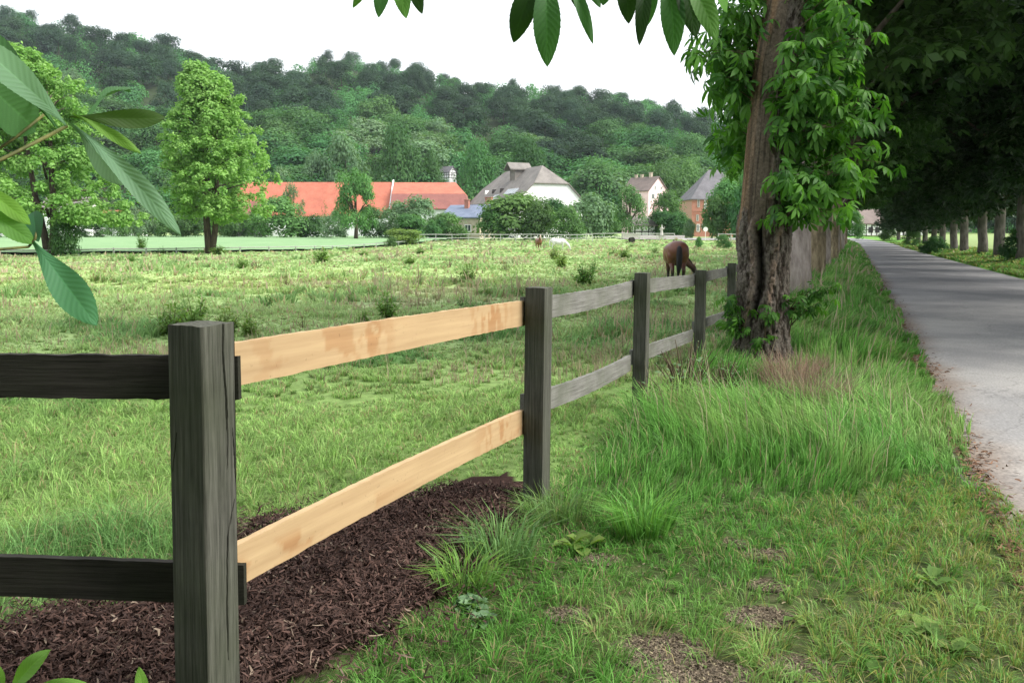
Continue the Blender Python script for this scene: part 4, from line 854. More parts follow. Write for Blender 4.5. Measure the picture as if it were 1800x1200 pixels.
leaf_spray('chestnut_branch', 'cluster of dark and lighter green chestnut leaflets hanging left of the trunk', [
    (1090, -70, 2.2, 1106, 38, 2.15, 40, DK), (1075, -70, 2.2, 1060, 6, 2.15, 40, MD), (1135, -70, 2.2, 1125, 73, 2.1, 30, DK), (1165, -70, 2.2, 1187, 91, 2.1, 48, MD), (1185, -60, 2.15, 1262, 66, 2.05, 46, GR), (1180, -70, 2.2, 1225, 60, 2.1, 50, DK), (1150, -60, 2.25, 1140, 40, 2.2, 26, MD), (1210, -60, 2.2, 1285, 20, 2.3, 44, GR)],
    [((1140, -160, 2.3), (1135, -100, 2.25), (1130, -70, 2.2), .002), ((1135, -100, 2.25), (1160, -85, 2.2), (1185, -62, 2.2), .0015)], P(1140, -160, 2.3))
leaf_spray('chestnut_seedling', 'bright green young leaves sprouting at the lower left corner in front of the mulch', [
    (15, 1230, 1.8, 82, 1143, 1.75, 44, YG, (0, -1, .9), .08), (30, 1225, 1.8, 150, 1200, 1.75, 32, YG, (0, -1, 1.0), .08), (5, 1235, 1.8, -8, 1165, 1.8, 34, YG, (0, -1, .8), .05), (262, 1260, 1.85, 244, 1172, 1.85, 26, YG, (.2, -1, .5), .05), (0, 1240, 1.8, 60, 1225, 1.7, 36, GR, (0, -1, 1), .05)],
    [((10, 1400, 1.75), (12, 1300, 1.78), (15, 1230, 1.8), .003), ((250, 1420, 1.8), (262, 1300, 1.85), (262, 1258, 1.85), .002)], P(10, 1400, 1.75))
# ---------------------------------------------------------------- horses
def capsule(mb, a, b, ra, rb, sy=1.0, n=14, rings=5):
    """closed tapered capsule; sy squeezes it sideways (local y)"""
    a, b = Vector(a), Vector(b); d = (b - a); L_ = max(d.length, 1e-4); d = d / L_; u = Vector((0, 1, 0)); u = (u - d * u.dot(d)).normalized(); w = d.cross(u); R_ = []
    for i in range(rings): t = -math.pi / 2 + (math.pi / 2) * (i + .3) / rings; R_.append((a + d * ra * math.sin(t), ra * math.cos(t)))
    for i in range(1, 6): t = i / 6; R_.append((a.lerp(b, t), ra + (rb - ra) * t))
    for i in range(rings): t = (math.pi / 2) * (i + .7) / rings; R_.append((b + d * rb * math.sin(t), rb * math.cos(t)))
    o = len(mb.v)
    for c, r in R_:
        for k in range(n): an = 2 * math.pi * k / n; mb.v.append(tuple(c + u * math.cos(an) * r * sy + w * math.sin(an) * r))
    for i in range(len(R_) - 1):
        for k in range(n): k2 = (k + 1) % n; mb.f.append([o + i * n + k, o + i * n + k2, o + (i + 1) * n + k2, o + (i + 1) * n + k]); mb.m.append(0)
    mb.f.append([o + k for k in reversed(range(n))]); mb.f.append([o + (len(R_) - 1) * n + k for k in range(n)]); mb.m += [0, 0]
def coat(name, body, low, zlow, z1, points=None):
    m, n, o = newmat(name); L = n.links; tc = N(n, 'ShaderNodeTexCoord'); sx = N(n, 'ShaderNodeSeparateXYZ'); mr = N(n, 'ShaderNodeMapRange'); mr.inputs[1].default_value = zlow; mr.inputs[2].default_value = z1
    q = N(n, 'ShaderNodeTexNoise', i_Scale=3.0, i_Detail=4.0); mu = N(n, 'ShaderNodeMixRGB', blend_type='MULTIPLY'); mu.inputs[0].default_value = .45
    mx = N(n, 'ShaderNodeMixRGB'); mx.inputs[1].default_value = (*low, 1); mx.inputs[2].default_value = (*body, 1)
    L.new(tc.outputs['Object'], sx.inputs[0]); L.new(sx.outputs['Z'], mr.inputs[0]); L.new(mr.outputs[0], mx.inputs[0]); L.new(tc.outputs['Object'], q.inputs['Vector']); L.new(mx.outputs[0], mu.inputs[1]); L.new(q.outputs[0], mu.inputs[2])
    p = N(n, 'ShaderNodeBsdfPrincipled'); p.inputs['Roughness'].default_value = .42; p.inputs['Specular IOR Level'].default_value = .4; L.new(mu.outputs[0], p.inputs['Base Color']); L.new(p.outputs[0], o.inputs[0]); return m
M['hair_black'] = noisy('black_hair', (.006, .006, .007), (.02, .018, .018), (20, 20, 1), 8, 4, .55, .3, .01)
M['hair_pale'] = noisy('pale_hair', (.45, .38, .28), (.7, .62, .5), (20, 20, 1), 8, 4, .7, .3, .01)
M['hair_white'] = noisy('white_hair', (.55, .54, .52), (.75, .74, .72), (20, 20, 1), 8, 4, .7, .3, .01)
M['coat_bay'] = coat('bay_coat', (.19, .07, .042), (.020, .014, .012), .42, .78); M['coat_chestnut'] = coat('chestnut_coat', (.20, .075, .035), (.62, .50, .36), .22, .34); M['coat_grey'] = coat('grey_coat', (.78, .76, .77), (.62, .60, .60), .2, .6)
def horse(name, label, loc, rz, sc, cm, hm, graze=True, side=0.0, vox=.022, tail_r=.085, blaze=None):
    o = empty(name, loc, rz); o.scale = (sc, sc * 1.1, sc); tag(o, label, 'horse', 'horses in the paddock'); mb = MB()
    capsule(mb, (-.45, 0, 1.10), (.42, 0, 1.08), .335, .325, .98, 20); capsule(mb, (-.62, 0, 1.16), (-.35, 0, 1.14), .31, .30, 1.0, 18); capsule(mb, (.5, 0, 1.12), (.62, 0, 1.06), .30, .25, .82, 18)
    capsule(mb, (.36, 0, 1.36), (.55, 0, 1.34), .10, .10, .7); capsule(mb, (-.1, 0, 1.0), (.2, 0, .98), .34, .34, 1.02, 18)
    if graze: kx = 1 - .42 * abs(side); nk = [(.60, side * .05, 1.18, .24), (.62 + .24 * kx, side * .25, .98, .185), (.64 + .48 * kx, side * .6, .74, .14), (.66 + .6 * kx, side * .85, .58, .118)]; hd = [(.66 + .64 * kx, side * .92, .54, .125), (.66 + .72 * kx, side * 1.05, .34, .10), (.66 + .78 * kx, side * 1.12, .12, .062), (.66 + .79 * kx, side * 1.13, .05, .055)]
    else: nk = [(.60, 0, 1.2, .24), (.80, side * .2, 1.42, .17), (.94, side * .4, 1.62, .135), (1.0, side * .5, 1.72, .115)]; hd = [(1.04, side * .55, 1.72, .12), (1.18, side * .6, 1.56, .095), (1.34, side * .65, 1.36, .062), (1.37, side * .66, 1.32, .055)]
    for ch in (nk, hd):
        for p, q in zip(ch, ch[1:]): capsule(mb, p[:3], q[:3], p[3], q[3], .72 if ch is nk else .68, 14)
    capsule(mb, nk[-1][:3], hd[0][:3], nk[-1][3], hd[0][3], .7)
    hv = Vector(hd[2][:3]) - Vector(hd[0][:3]); hv.normalize(); p0 = Vector(hd[0][:3]); back = Vector((1, 0, 0)) if graze else Vector((0, 0, 1))
    for s in (-1, 1):
        e = p0 - hv * .08 + Vector((.02, s * .06, .02)); tip = e - hv * .12 + Vector((.05 if graze else 0, s * .035, .02)); capsule(mb, e, tip, .028, .008, .5, 10, 3)
        k = .03 * s
        capsule(mb, (-.62, s * .155, 1.02), (-.46 + k, s * .165, .80), .20, .135, .85, 16); capsule(mb, (-.46 + k, s * .165, .80), (-.70 + k, s * .15, .54), .115, .062, .85); capsule(mb, (-.70 + k, s * .15, .54), (-.64 + k, s * .145, .20), .055, .038); capsule(mb, (-.64 + k, s * .145, .20), (-.60 + k, s * .145, .09), .042, .034); capsule(mb, (-.60 + k, s * .145, .05), (-.58 + k, s * .145, .03), .055, .06)
        capsule(mb, (.52, s * .15, 1.0), (.50 - k, s * .155, .74), .155, .095, .85, 16); capsule(mb, (.50 - k, s * .155, .74), (.52 - k, s * .15, .46), .08, .052); capsule(mb, (.52 - k, s * .15, .46), (.51 - k, s * .15, .18), .044, .036); capsule(mb, (.51 - k, s * .15, .18), (.55 - k, s * .15, .08), .04, .034); capsule(mb, (.56 - k, s * .15, .05), (.57 - k, s * .15, .03), .052, .058)
    b = mb.build('body', cm, o); m1 = b.modifiers.new('remesh', 'REMESH'); m1.mode = 'VOXEL'; m1.voxel_size = vox; m1.use_smooth_shade = True; m2 = b.modifiers.new('smooth', 'SMOOTH'); m2.factor = .5; m2.iterations = 5
    t = MB(); pts = bez((-.90, 0, 1.28), (-1.06, 0, 1.15), (-.98, .02, .42), 9); t.tube(pts, [tail_r * q for q in (.5, .7, .85, .95, 1, 1, .95, .75, .3)], 12); tb = t.build('tail', hm, o, True)
    mn = MB(); nn_ = [Vector(p[:3]) + Vector((-.10 if not graze else .02, side * .02, p[3] * (.9 if graze else .5))) for p in nk]
    if graze: nn_ = [Vector((.50, 0, 1.45)), Vector((.64 + .10 * kx, side * .12, 1.27)), Vector((.64 + .36 * kx, side * .4, 1.02)), Vector((.64 + .58 * kx, side * .72, .80)), Vector((.64 + .70 * kx, side * .88, .66))]
    else: nn_ = [Vector((.48, 0, 1.44)), Vector((.66, side * .1, 1.56)), Vector((.82, side * .3, 1.76)), Vector((.93, side * .5, 1.86)), Vector((1.08, side * .55, 1.80))]
    mn.tube(nn_, [.03, .055, .055, .05, .03], 8); mn.build('mane', hm, o, True)
    if blaze:
        z = MB(); z.tube([Vector(hd[0][:3]) + Vector((.09, 0, .06)), Vector(hd[1][:3]) + Vector((.075, 0, .03)), Vector(hd[2][:3]) + Vector((.05, 0, .02))], [.05, .045, .035], 8); z.build('blaze', hm, o, True)
    return o
def at(px, py, ito=30):
    """ground point seen at a pixel (py below the horizon)"""
    Y = 20.0
    for _ in range(ito):
        X = (px - 900) / F * Y; z = g1(X, Y); q = P(px, py, 1.0); k = (q.z - HC); Y = .5 * Y + .5 * min(max((z - HC) / k if k < 0 else 200, 1.5), 230)
    return Vector(((px - 900) / F * Y * (P(px, py, 1).x / ((px - 900) / F) if px != 900 else 1), Y, g1((px - 900) / F * Y, Y)))
p = P(1190, 500, 25.0); horse('horse', 'bay horse with black tail grazing just behind the wooden fence, seen from behind', (p.x, 25.3, g1(p.x, 25)), R(86), .96, M['coat_bay'], M['hair_black'], True, -.72)
p = P(980, 440, 92); horse('horse', 'white horse grazing side-on in front of the far white fence', (5.15, 92, g1(p.x, 92)), R(-3), .93, M['coat_grey'], M['hair_white'], True, 0, .035)
p = P(950, 442, 92); horse('horse', 'small chestnut-brown horse standing left of the white horse', (3.0, 93, g1(p.x, 93)), R(-80), .92, M['coat_chestnut'], M['hair_pale'], False, 0, .035, .05, True)

# ---------------------------------------------------------------- buildings
def tiles(name, c1, c2, row=.35, c3=None):
    m, n, o = newmat(name); L = n.links; tc = N(n, 'ShaderNodeTexCoord'); w = N(n, 'ShaderNodeTexWave', wave_type='BANDS', bands_direction='Z', i_Scale=1.0 / row * .5, i_Distortion=.4)
    q = N(n, 'ShaderNodeTexNoise', i_Scale=.6, i_Detail=7.0, i_Roughness=.7); r = N(n, 'ShaderNodeValToRGB'); r.color_ramp.elements[0].position = .35; r.color_ramp.elements[1].position = .65; r.color_ramp.elements[0].color = (*c1, 1); r.color_ramp.elements[1].color = (*c2, 1)
    mu = N(n, 'ShaderNodeMixRGB', blend_type='MULTIPLY'); mu.inputs[0].default_value = .3
    L.new(tc.outputs['Object'], w.inputs['Vector']); L.new(tc.outputs['Object'], q.inputs['Vector']); L.new(q.outputs[0], r.inputs[0]); L.new(r.outputs[0], mu.inputs[1]); L.new(w.outputs['Fac'], mu.inputs[2])
    p = N(n, 'ShaderNodeBsdfPrincipled'); p.inputs['Roughness'].default_value = .8; b = N(n, 'ShaderNodeBump'); b.inputs['Distance'].default_value = .05; L.new(w.outputs['Fac'], b.inputs['Height']); L.new(b.outputs[0], p.inputs['Normal'])
    L.new(mu.outputs[0], p.inputs['Base Color']); L.new(p.outputs[0], o.inputs[0]); return m
M['tile_red'] = tiles('red_tiles', (.40, .115, .07), (.54, .175, .105)); M['tile_maroon'] = tiles('old_red_tiles', (.26, .10, .085), (.36, .14, .115)); M['tile_grey'] = tiles('grey_tiles', (.16, .145, .13), (.27, .245, .22)); M['slate'] = tiles('slate', (.12, .115, .125), (.20, .19, .205)); M['tile_brown'] = tiles('brown_tiles', (.14, .11, .095), (.22, .17, .15))
M['sheet_blue'] = noisy('roof_felt', (.12, .15, .21), (.17, .20, .27), (1, 1, 1), 1, 5, .6, .1, .01)
M['white'] = noisy('white_render', (.74, .74, .73), (.84, .84, .83), (1, 1, 1), .8, 6, .9, .1, .01); M['pink'] = noisy('pink_render', (.72, .50, .52), (.80, .58, .60), (1, 1, 1), .8, 6, .9, .1, .01)
M['beige'] = noisy('beige_wall', (.38, .32, .25), (.52, .45, .36), (1, 1, 1), 1, 6, .9, .1, .01); M['timber'] = noisy('black_timber', (.02, .018, .016), (.05, .045, .04), (1, 1, 1), 4, 4, .8, .1, .01)
M['glass'] = noisy('window_glass', (.02, .025, .03), (.06, .07, .08), (1, 1, 1), .5, 2, .12, 0, .01, spec=.6); M['frame'] = noisy('white_paint', (.7, .7, .68), (.8, .8, .78), (1, 1, 1), 5, 3, .5, 0, .01); M['stone'] = noisy('pale_stone', (.36, .34, .31), (.55, .53, .49), (1, 1, 1), 6, 6, .9, .3, .01)
def brick_mat():
    m, n, o = newmat('red_brick'); L = n.links; tc = N(n, 'ShaderNodeTexCoord'); mp = N(n, 'ShaderNodeMapping'); mp.inputs['Rotation'].default_value = (R(90), 0, 0); b = N(n, 'ShaderNodeTexBrick'); b.inputs['Scale'].default_value = 4; b.inputs['Color1'].default_value = (.42, .155, .10, 1); b.inputs['Color2'].default_value = (.33, .115, .08, 1); b.inputs['Mortar'].default_value = (.40, .30, .24, 1)
    p = N(n, 'ShaderNodeBsdfPrincipled'); p.inputs['Roughness'].default_value = .9; L.new(tc.outputs['Object'], mp.inputs[0]); L.new(mp.outputs[0], b.inputs['Vector']); L.new(b.outputs[0], p.inputs['Base Color']); L.new(p.outputs[0], o.inputs[0]); return m
M['brick'] = brick_mat(); M['skyl'] = noisy('skylight_glass', (.28, .31, .33), (.42, .45, .46), (1, 1, 1), 1, 3, .3, 0, .01)
def house(name, label, cat, c, rot, Lx, D, eave, ridge, wall, roof, hl=0, hr=0, wins=(), chim=(), timber=False, ov=.35, chm='brick', group=None):
    z0 = g1(c[0], c[1]) if len(c) < 3 else c[2]; o = empty(name, (c[0], c[1], z0), rot); tag(o, label, cat, group)
    x = Lx / 2; y = D / 2; H = ridge - eave
    def prof(h): return [(-y, -1.5), (y, -1.5), (y, eave), (h * y, ridge - h * H), (-h * y, ridge - h * H), (-y, eave)] if 0 < h < 1 else ([(-y, -1.5), (y, -1.5), (y, eave), (0, ridge), (-y, eave)] if h == 0 else [(-y, -1.5), (y, -1.5), (y, eave), (-y, eave)])
    w = MB(); 
    if hl == hr: w.prism([(-x, a, b) for a, b in prof(hl)], (2 * x, 0, 0))
    else: w.prism([(-x, a, b) for a, b in prof(hl)], (x, 0, 0)); w.prism([(0.001, a, b) for a, b in prof(hr)], (x - .001, 0, 0))
    w.build('wall', wall, o)
    r = MB(); up = Vector((0, 0, .22)); k = ov * H / y; e = .03
    xl, xr = -x - (ov if hl < 1 else 0), x + (ov if hr < 1 else 0); rl, rr = (-x + hl * y if hl else xl), (x - hr * y if hr else xr)
    def P2(s, yy, zz, xx): return Vector((xx, s * yy, zz + e))
    exl, exr = (xl if hl < 1 else -x - ov), (xr if hr < 1 else x + ov)
    for s in (-1, 1):
        pts = [P2(s, y + ov, eave - k, exl), P2(s, y + ov, eave - k, exr)]
        if hr: pts.append(P2(s, hr * y, ridge - hr * H, xr)) if hr < 1 else None
        pts += [P2(s, 0, ridge, rr), P2(s, 0, ridge, rl)]
        if 0 < hl < 1: pts.append(P2(s, hl * y, ridge - hl * H, xl))
        r.prism(pts, up)
    for (h, xe, re) in ((hl, xl, rl), (hr, xr, rr)):
        if h:
            if h < 1: r.prism([Vector((xe, -h * y - .02, ridge - h * H - .05)), Vector((xe, h * y + .02, ridge - h * H - .05)), Vector((re, 0, ridge + e))], up)
            else: sx = -1 if xe < 0 else 1; r.prism([Vector((sx * (x + ov), -y - ov, eave - k)), Vector((sx * (x + ov), y + ov, eave - k)), Vector((re, 0, ridge + e))], up)
    ro = r.build('roof', roof, o)
    for (cx, cy, cw, ch) in chim:
        m = MB(); zb = ridge - abs(cy) / y * H - .3; m.box((cx, cy, zb + ch / 2), (cw, cw * .8, ch + .6)); m.box((cx, cy, zb + ch + .35), (cw * 1.25, cw * 1.05, .12)); m.build('chimney', M[chm], ro)
    for q in wins:
        f, u, z, ww, hh = q[:5]; fm = M['frame'] if len(q) < 6 else M[q[5]]
        if f == 'F': Mx = Matrix.Translation((u, -y, z))
        elif f == 'R': Mx = Matrix.Translation((x, u, z)) @ Matrix.Rotation(R(90), 4, 'Z')
        else: Mx = Matrix.Translation((-x, u, z)) @ Matrix.Rotation(R(-90), 4, 'Z')
        m = MB(); t = .12
        for (a, b, c_, d) in ((-ww / 2, 0, t, hh), (ww / 2, 0, t, hh), (0, -hh / 2, ww + t, t), (0, hh / 2, ww + t, t), (0, 0, .07, hh - t)): m.box((a, -.05, b), (c_, .12, d), Mx)
        fo = m.build('window', fm, o); g_ = MB(); g_.box((0, -.012, 0), (ww - t, .03, hh - t), Mx); g_.build('pane', M['glass'], fo)
    if timber:
        m = MB(); n_ = max(2, int(Lx / 1.1))
        for i in range(n_ + 1): m.box((-x + .1 + (Lx - .2) * i / n_, -y - .02, eave / 2), (.16, .10, eave))
        for zz in (.15, eave * .52, eave - .12): m.box((0, -y - .035, zz), (Lx, .10, .17))
        for s in (-1, 1):
            n2 = max(2, int(D / 1.1))
            for i in range(n2 + 1): m.box((s * (x + .02), -y + .1 + (D - .2) * i / n2, eave / 2), (.10, .16, eave))
            for zz in (.15, eave * .52, eave - .12): m.box((s * (x + .035), 0, zz), (.10, D, .17))
            m.box((s * (x + .03), 0, eave + H * .45), (.1, D * .5, .16)); m.box((s * (x + .025), 0, eave + H * .4), (.1, .16, H * .8))
        m.build('timber_frame', M['timber'], o)
    return o
# long red-roofed barns
def pxX(px, Y): return (px - 900) / F * Y
b1 = house('barn', 'long white-walled barn with a bright red tiled roof behind the hedge', 'barn', (pxX(561, 186), 186, .9), 0, 33.5, 15, 4.6, 12.0, M['white'], M['tile_red'], wins=[('F', -10, 2.4, 1.2, 1.2), ('F', 2, 2.4, 1.2, 1.2), ('F', 7, 2.4, 1.2, 1.2)])
m = MB(); m.prism([(16.78, -7.95, 4.3), (17.1, -7.95, 4.3), (17.1, 0, 12.45), (16.78, 0, 12.45)], (0, 0, .35)); m.build('verge_strip', M['white'], b1)
bo = empty('barn', (pxX(757, 184), 186, .9)); tag(bo, 'barn with red upper and maroon lower roof, joined right of the long red-roofed barn', 'barn')
hx = 8.1; m = MB(); m.box((0, 0, 2.2), (2 * hx - .3, 14, 7.4)); m.build('wall', M['white'], bo); ups = Vector((0, 0, .2))
zr_, zb_, ze_ = 12.0, 9.25, 5.95; m = MB()
for s in (-1, 1): m.prism([(-hx, s * 5.2, zb_), (hx - .2, s * 5.2, zb_), (hx - 2.6, 0, zr_), (-hx, 0, zr_)], ups)
m.prism([(hx - .2, -5.2, zb_), (hx - .2, 5.2, zb_), (hx - 2.6, 0, zr_)], ups); m.build('upper_roof', M['tile_red'], bo)
m = MB(); 
for s in (-1, 1): m.prism([(-hx, s * 7.6, ze_), (hx + .5, s * 7.6, ze_), (hx - .22, s * 5.22, zb_ - .03), (-hx, s * 5.22, zb_ - .03)], ups)
m.prism([(hx + .5, -7.6, ze_), (hx + .5, 7.6, ze_), (hx - .22, 5.22, zb_ - .03), (hx - .22, -5.22, zb_ - .03)], ups); m.build('lower_roof', M['tile_maroon'], bo)
house('outbuilding', 'small outbuilding with a maroon roof peeping out right of the bright green tree', 'outbuilding', (pxX(440, 172), 172, .9), 0, 5, 5, 3.8, 7.2, M['slate'], M['tile_maroon'])
# big gabled barn with hoist dormer
gb = house('barn', 'big white-gabled barn with steep grey half-hipped roof and a hoist gable on its ridge', 'barn', (2.3, 173.5, .9), R(-66), 26, 14, 7.2, 14.0, M['white'], M['tile_grey'], .53, .53, wins=[('R', 0.2, 3.4, 1.1, 1.6, 'timber')])
m = MB(); m.prism([(-.9, -2.6, 11.2), (1.7, -2.6, 11.2), (1.7, -2.6, 14.1), (.4, -2.6, 15.1), (-.9, -2.6, 14.1)], (0, 3.2, 0)); dm = m.build('hoist_dormer', M['tile_grey'], gb)
m = MB(); m.prism([(-1.3, -3.8, 13.8), (.4, -3.8, 15.2), (.4, -3.8, 15.45), (-1.3, -3.8, 14.05)], (0, 5.0, 0)); m.prism([(2.1, -3.8, 13.8), (.4, -3.8, 15.2), (.4, -3.8, 15.45), (2.1, -3.8, 14.05)], (0, 5.0, 0)); m.build('dormer_roof', M['tile_grey'], dm)
for i, u in enumerate((-8, -4, 0.2)):
    m = MB(); zz = 9.3; yy = -4.75; m.prism([(u - .55, yy - .5, zz - .5), (u + .55, yy - .5, zz - .5), (u, yy - .5, zz + .75)], (0, 1.2, 0)); m.build('roof_vent', M['frame'] if i == 0 else M['timber'], gb)
for (u, n_) in ((3.5, 5), (-1.0, 2)):
    m = MB()
    for k in range(n_): 
        a = u + k * 1.1; yy = -5.4 if n_ == 5 else -6.4; zz = 7.2 + (7 + yy) * 6.8 / 7 
        m.prism([(a, yy - .55, zz - .25), (a + .9, yy - .55, zz - .25), (a + .9, yy + .55, zz + .80), (a, yy + .55, zz + .80)], (0, -.1, .16))
    m.build('skylight', M['skyl'], gb)
sh = house('shed', 'low shed with blue-grey roof and two brick chimneys, before the big white-gabled barn', 'shed', (pxX(828, 153), 153, .6), R(-22), 7.6, 9, 3.9, 6.1, M['beige'], M['sheet_blue'], chim=[(-.2, -1.2, .8, 1.6), (3.3, .8, 1.1, 1.9)], wins=[('F', 1.5, 2.0, 1.2, 1.2), ('F', -1.5, 2, 1.2, 1.2)])
# pink house
ph = house('house', 'tall pink house with a brown roof and small chimneys, below the wood', 'house', (pxX(1132, 233), 233, 1.2), R(-45), 9.0, 9.0, 12.3, 16.1, M['pink'], M['tile_brown'], chim=[(-3, 0, .7, .9), (-1, 0, .7, .9), (2, 0, .8, 1.3), (2.5, 2.4, .8, 1.6)], chm='beige',
    wins=[('R', -1.4, 13.1, .7, .9), ('R', 1.4, 13.1, .7, .9), ('R', .9, 10.7, 1.5, 1.4), ('R', -2.4, 10.7, 1.2, 1.4), ('F', 1.5, 10.7, 1.2, 1.4), ('F', -2, 10.7, 1.2, 1.4)])
m = MB(); m.box((5.2, 1.0, 4.2), (1.6, 4.6, 8.6)); pw = m.build('bay', M['pink'], ph); m = MB(); m.prism([(4.4, -1.6, 8.6), (6.3, -1.6, 8.6), (4.4, -1.6, 9.7)], (0, 5.2, 0)); m.build('bay_roof', M['tile_brown'], pw)
m = MB(); m.box((6.02, 1.2, 7.0), (.06, 1.3, 1.5)); m.build('window', M['glass'], pw)
house('cottage', 'low half-timbered white cottage under the dark tree in front of the pink house', 'cottage', (pxX(1128, 160), 160, .75), R(8), 4.2, 4, 2.5, 3.9, M['white'], M['tile_grey'], timber=True)
# brick mill
bk = house('brick_house', 'red brick house with a steep grey hipped roof, right of the pink house', 'house', (pxX(1252, 196), 196, 1.0), R(4), 13.5, 11, 8.8, 15.4, M['brick'], M['slate'], 1, 1, wins=[('F', -5.2, 7.6, .45, 1.7, 'stone'), ('F', -3.6, 7.4, .45, 2.1), ('F', -5.4, 4.3, .45, 1.3, 'stone'), ('F', -5.2, 2.0, .6, 1.6), ('F', -4.2, 2.4, .4, .9, 'stone')])
m = MB(); m.box((0, -5.54, 5.9), (13.6, .14, .22)); m.box((0, -5.54, 5.2), (13.6, .10, .14)); m.build('string_course', M['brick'], bk)
# farmhouse where the road ends, house on the slope, houses behind the left trees
house('farmhouse', 'half-timbered white farmhouse with a brown roof at the far end of the road', 'house', (pxX(1532, 172), 172, 1.1), R(3), 9.0, 8, 2.6, 5.4, M['white'], M['tile_brown'], timber=True, wins=[('F', -2.4, 1.3, .8, 1.0, 'timber'), ('F', -1.0, 1.3, .8, 1.0, 'timber')])
house('cottage', 'small white half-timbered cottage between dark trunks, right of the farmhouse', 'cottage', (pxX(1590, 176), 176, 1.1), R(-80), 7, 4.0, 2.9, 4.4, M['white'], M['tile_brown'], timber=True)
hc_ = P(795, 313, 306); house('hillside_cottage', 'tiny half-timbered cottage with a dark roof among the trees on the hill', 'cottage', (hc_.x - 2.4, 306, hc_.z - .3), R(-38), 7, 4.0, 2.3, 4.3, M['white'], M['slate'], timber=True, wins=[('R', 0, 1.5, .8, .9)])
house('house', 'white house half hidden behind the two-trunked tree on the left', 'house', (pxX(128, 196), 196, .9), R(5), 10, 8, 6.4, 9.2, M['white'], M['tile_grey'], wins=[('F', -2.5, 4.5, 1, 1.2), ('F', 1, 4.5, 1, 1.2)])
house('house', 'low white building with an orange roof edge behind shrubs, right of the two-trunked tree', 'house', (pxX(218, 200), 200, .9), R(-5), 8.5, 7, 4.2, 6.2, M['white'], M['tile_red'], wins=[('F', 0, 2.5, 1, 1)])
house('house', 'white house with a red roof behind leaves at the far left edge', 'house', (pxX(5, 190), 190, .9), R(-8), 6, 7, 4.9, 7.4, M['white'], M['tile_red'])
# statue, sign, trailer, wall, path
st = P(1163, 404, 128); z = g1(st.x, 128); o = empty('statue', (st.x, 128, z)); tag(o, 'pale stone statue of a standing figure on a plinth, in front of the dark hedge', 'statue')
m = MB(); m.box((0, 0, .35), (.8, .8, .9)); m.box((0, 0, .84), (.95, .95, .10)); m.build('plinth', M['stone'], o)
m = MB(); m.tube([(0, 0, .88), (0, 0, 1.2), (.02, 0, 1.6), (.03, 0, 1.95), (.03, 0, 2.12), (.03, 0, 2.2)], [.27, .22, .17, .22, .12, .07], 12); m.tube([(.03, 0, 2.16), (.04, -.02, 2.24), (.04, -.02, 2.36), (.04, -.01, 2.44)], [.06, .10, .11, .05], 10)
m.tube([(.2, 0, 1.98), (.36, -.08, 1.75), (.42, -.2, 2.0), (.44, -.22, 2.2)], [.075, .06, .05, .04], 8); m.tube([(-.17, 0, 1.98), (-.28, -.05, 1.7), (-.16, -.22, 1.55)], [.075, .06, .045], 8); fg = m.build('figure', M['stone'], o, True); q = fg.modifiers.new('remesh', 'REMESH'); q.mode = 'VOXEL'; q.voxel_size = .03; q.use_smooth_shade = True
sg = P(1240, 411, 126); o = empty('road_sign', (sg.x, 126, g1(sg.x, 126))); tag(o, 'white round sign on a thin post beside the brick house', 'sign'); m = MB(); m.tube([(0, 0, -.2), (0, 0, 2.0)], .035, 8); m.build('post', M['frame'], o)
m = MB(); m.tube([(0, -.03, 1.75), (0, -.06, 1.75)], .36, 24); m.build('disc', M['frame'], o)
tr = P(1108, 416, 119); o = empty('farm_trailer', (tr.x, 119, g1(tr.x, 119))); tag(o, 'small grey farm trailer standing by the far fence, below the dark tree', 'trailer')
m = MB(); m.box((0, 0, .95), (2.3, 1.3, .5)); m.box((0, 0, 1.25), (2.4, 1.4, .08)); m.box((-1.6, 0, .62), (1.2, .08, .08)); m.build('body', M['stone'], o)
for s in (-1, 1): m = MB(); m.tube([(.2, s * .68, .38), (.2, s * .84, .38)], .38, 18); m.build('wheel', M['timber'], o)
def wall_line(name, pts, Y, h, mat, label):
    m = MB(); b0 = None
    for (a, b) in zip(pts, pts[1:]):
        xa, xb = pxX(a, Y), pxX(b, Y); m.prism([(xa, Y, g1(xa, Y) - .3), (xb, Y, g1(xb, Y) - .3), (xb, Y, g1(xb, Y) + h), (xa, Y, g1(xa, Y) + h)], (0, .35, 0))
    o = link(name, m.mesh(name, mat)); tag(o, label, 'wall')
wall_line('stone_wall', [1096, 1203], 140, .75, M['stone'], 'low pale stone wall behind the statue, left of the brick house')
M['gravel'] = noisy('gravel', (.34, .32, .30), (.46, .44, .41), (1, 1, 1), 2, 6, .95, .2, .01)
sheet('path', [(pxX(1195, 128), 128), (pxX(1320, 128), 128), (pxX(1330, 150), 152), (pxX(1085, 150), 152), (pxX(1100, 138), 138), (pxX(1195, 136), 136)], (15, 50), (126, 154), 70, 60, M['gravel'], .10)
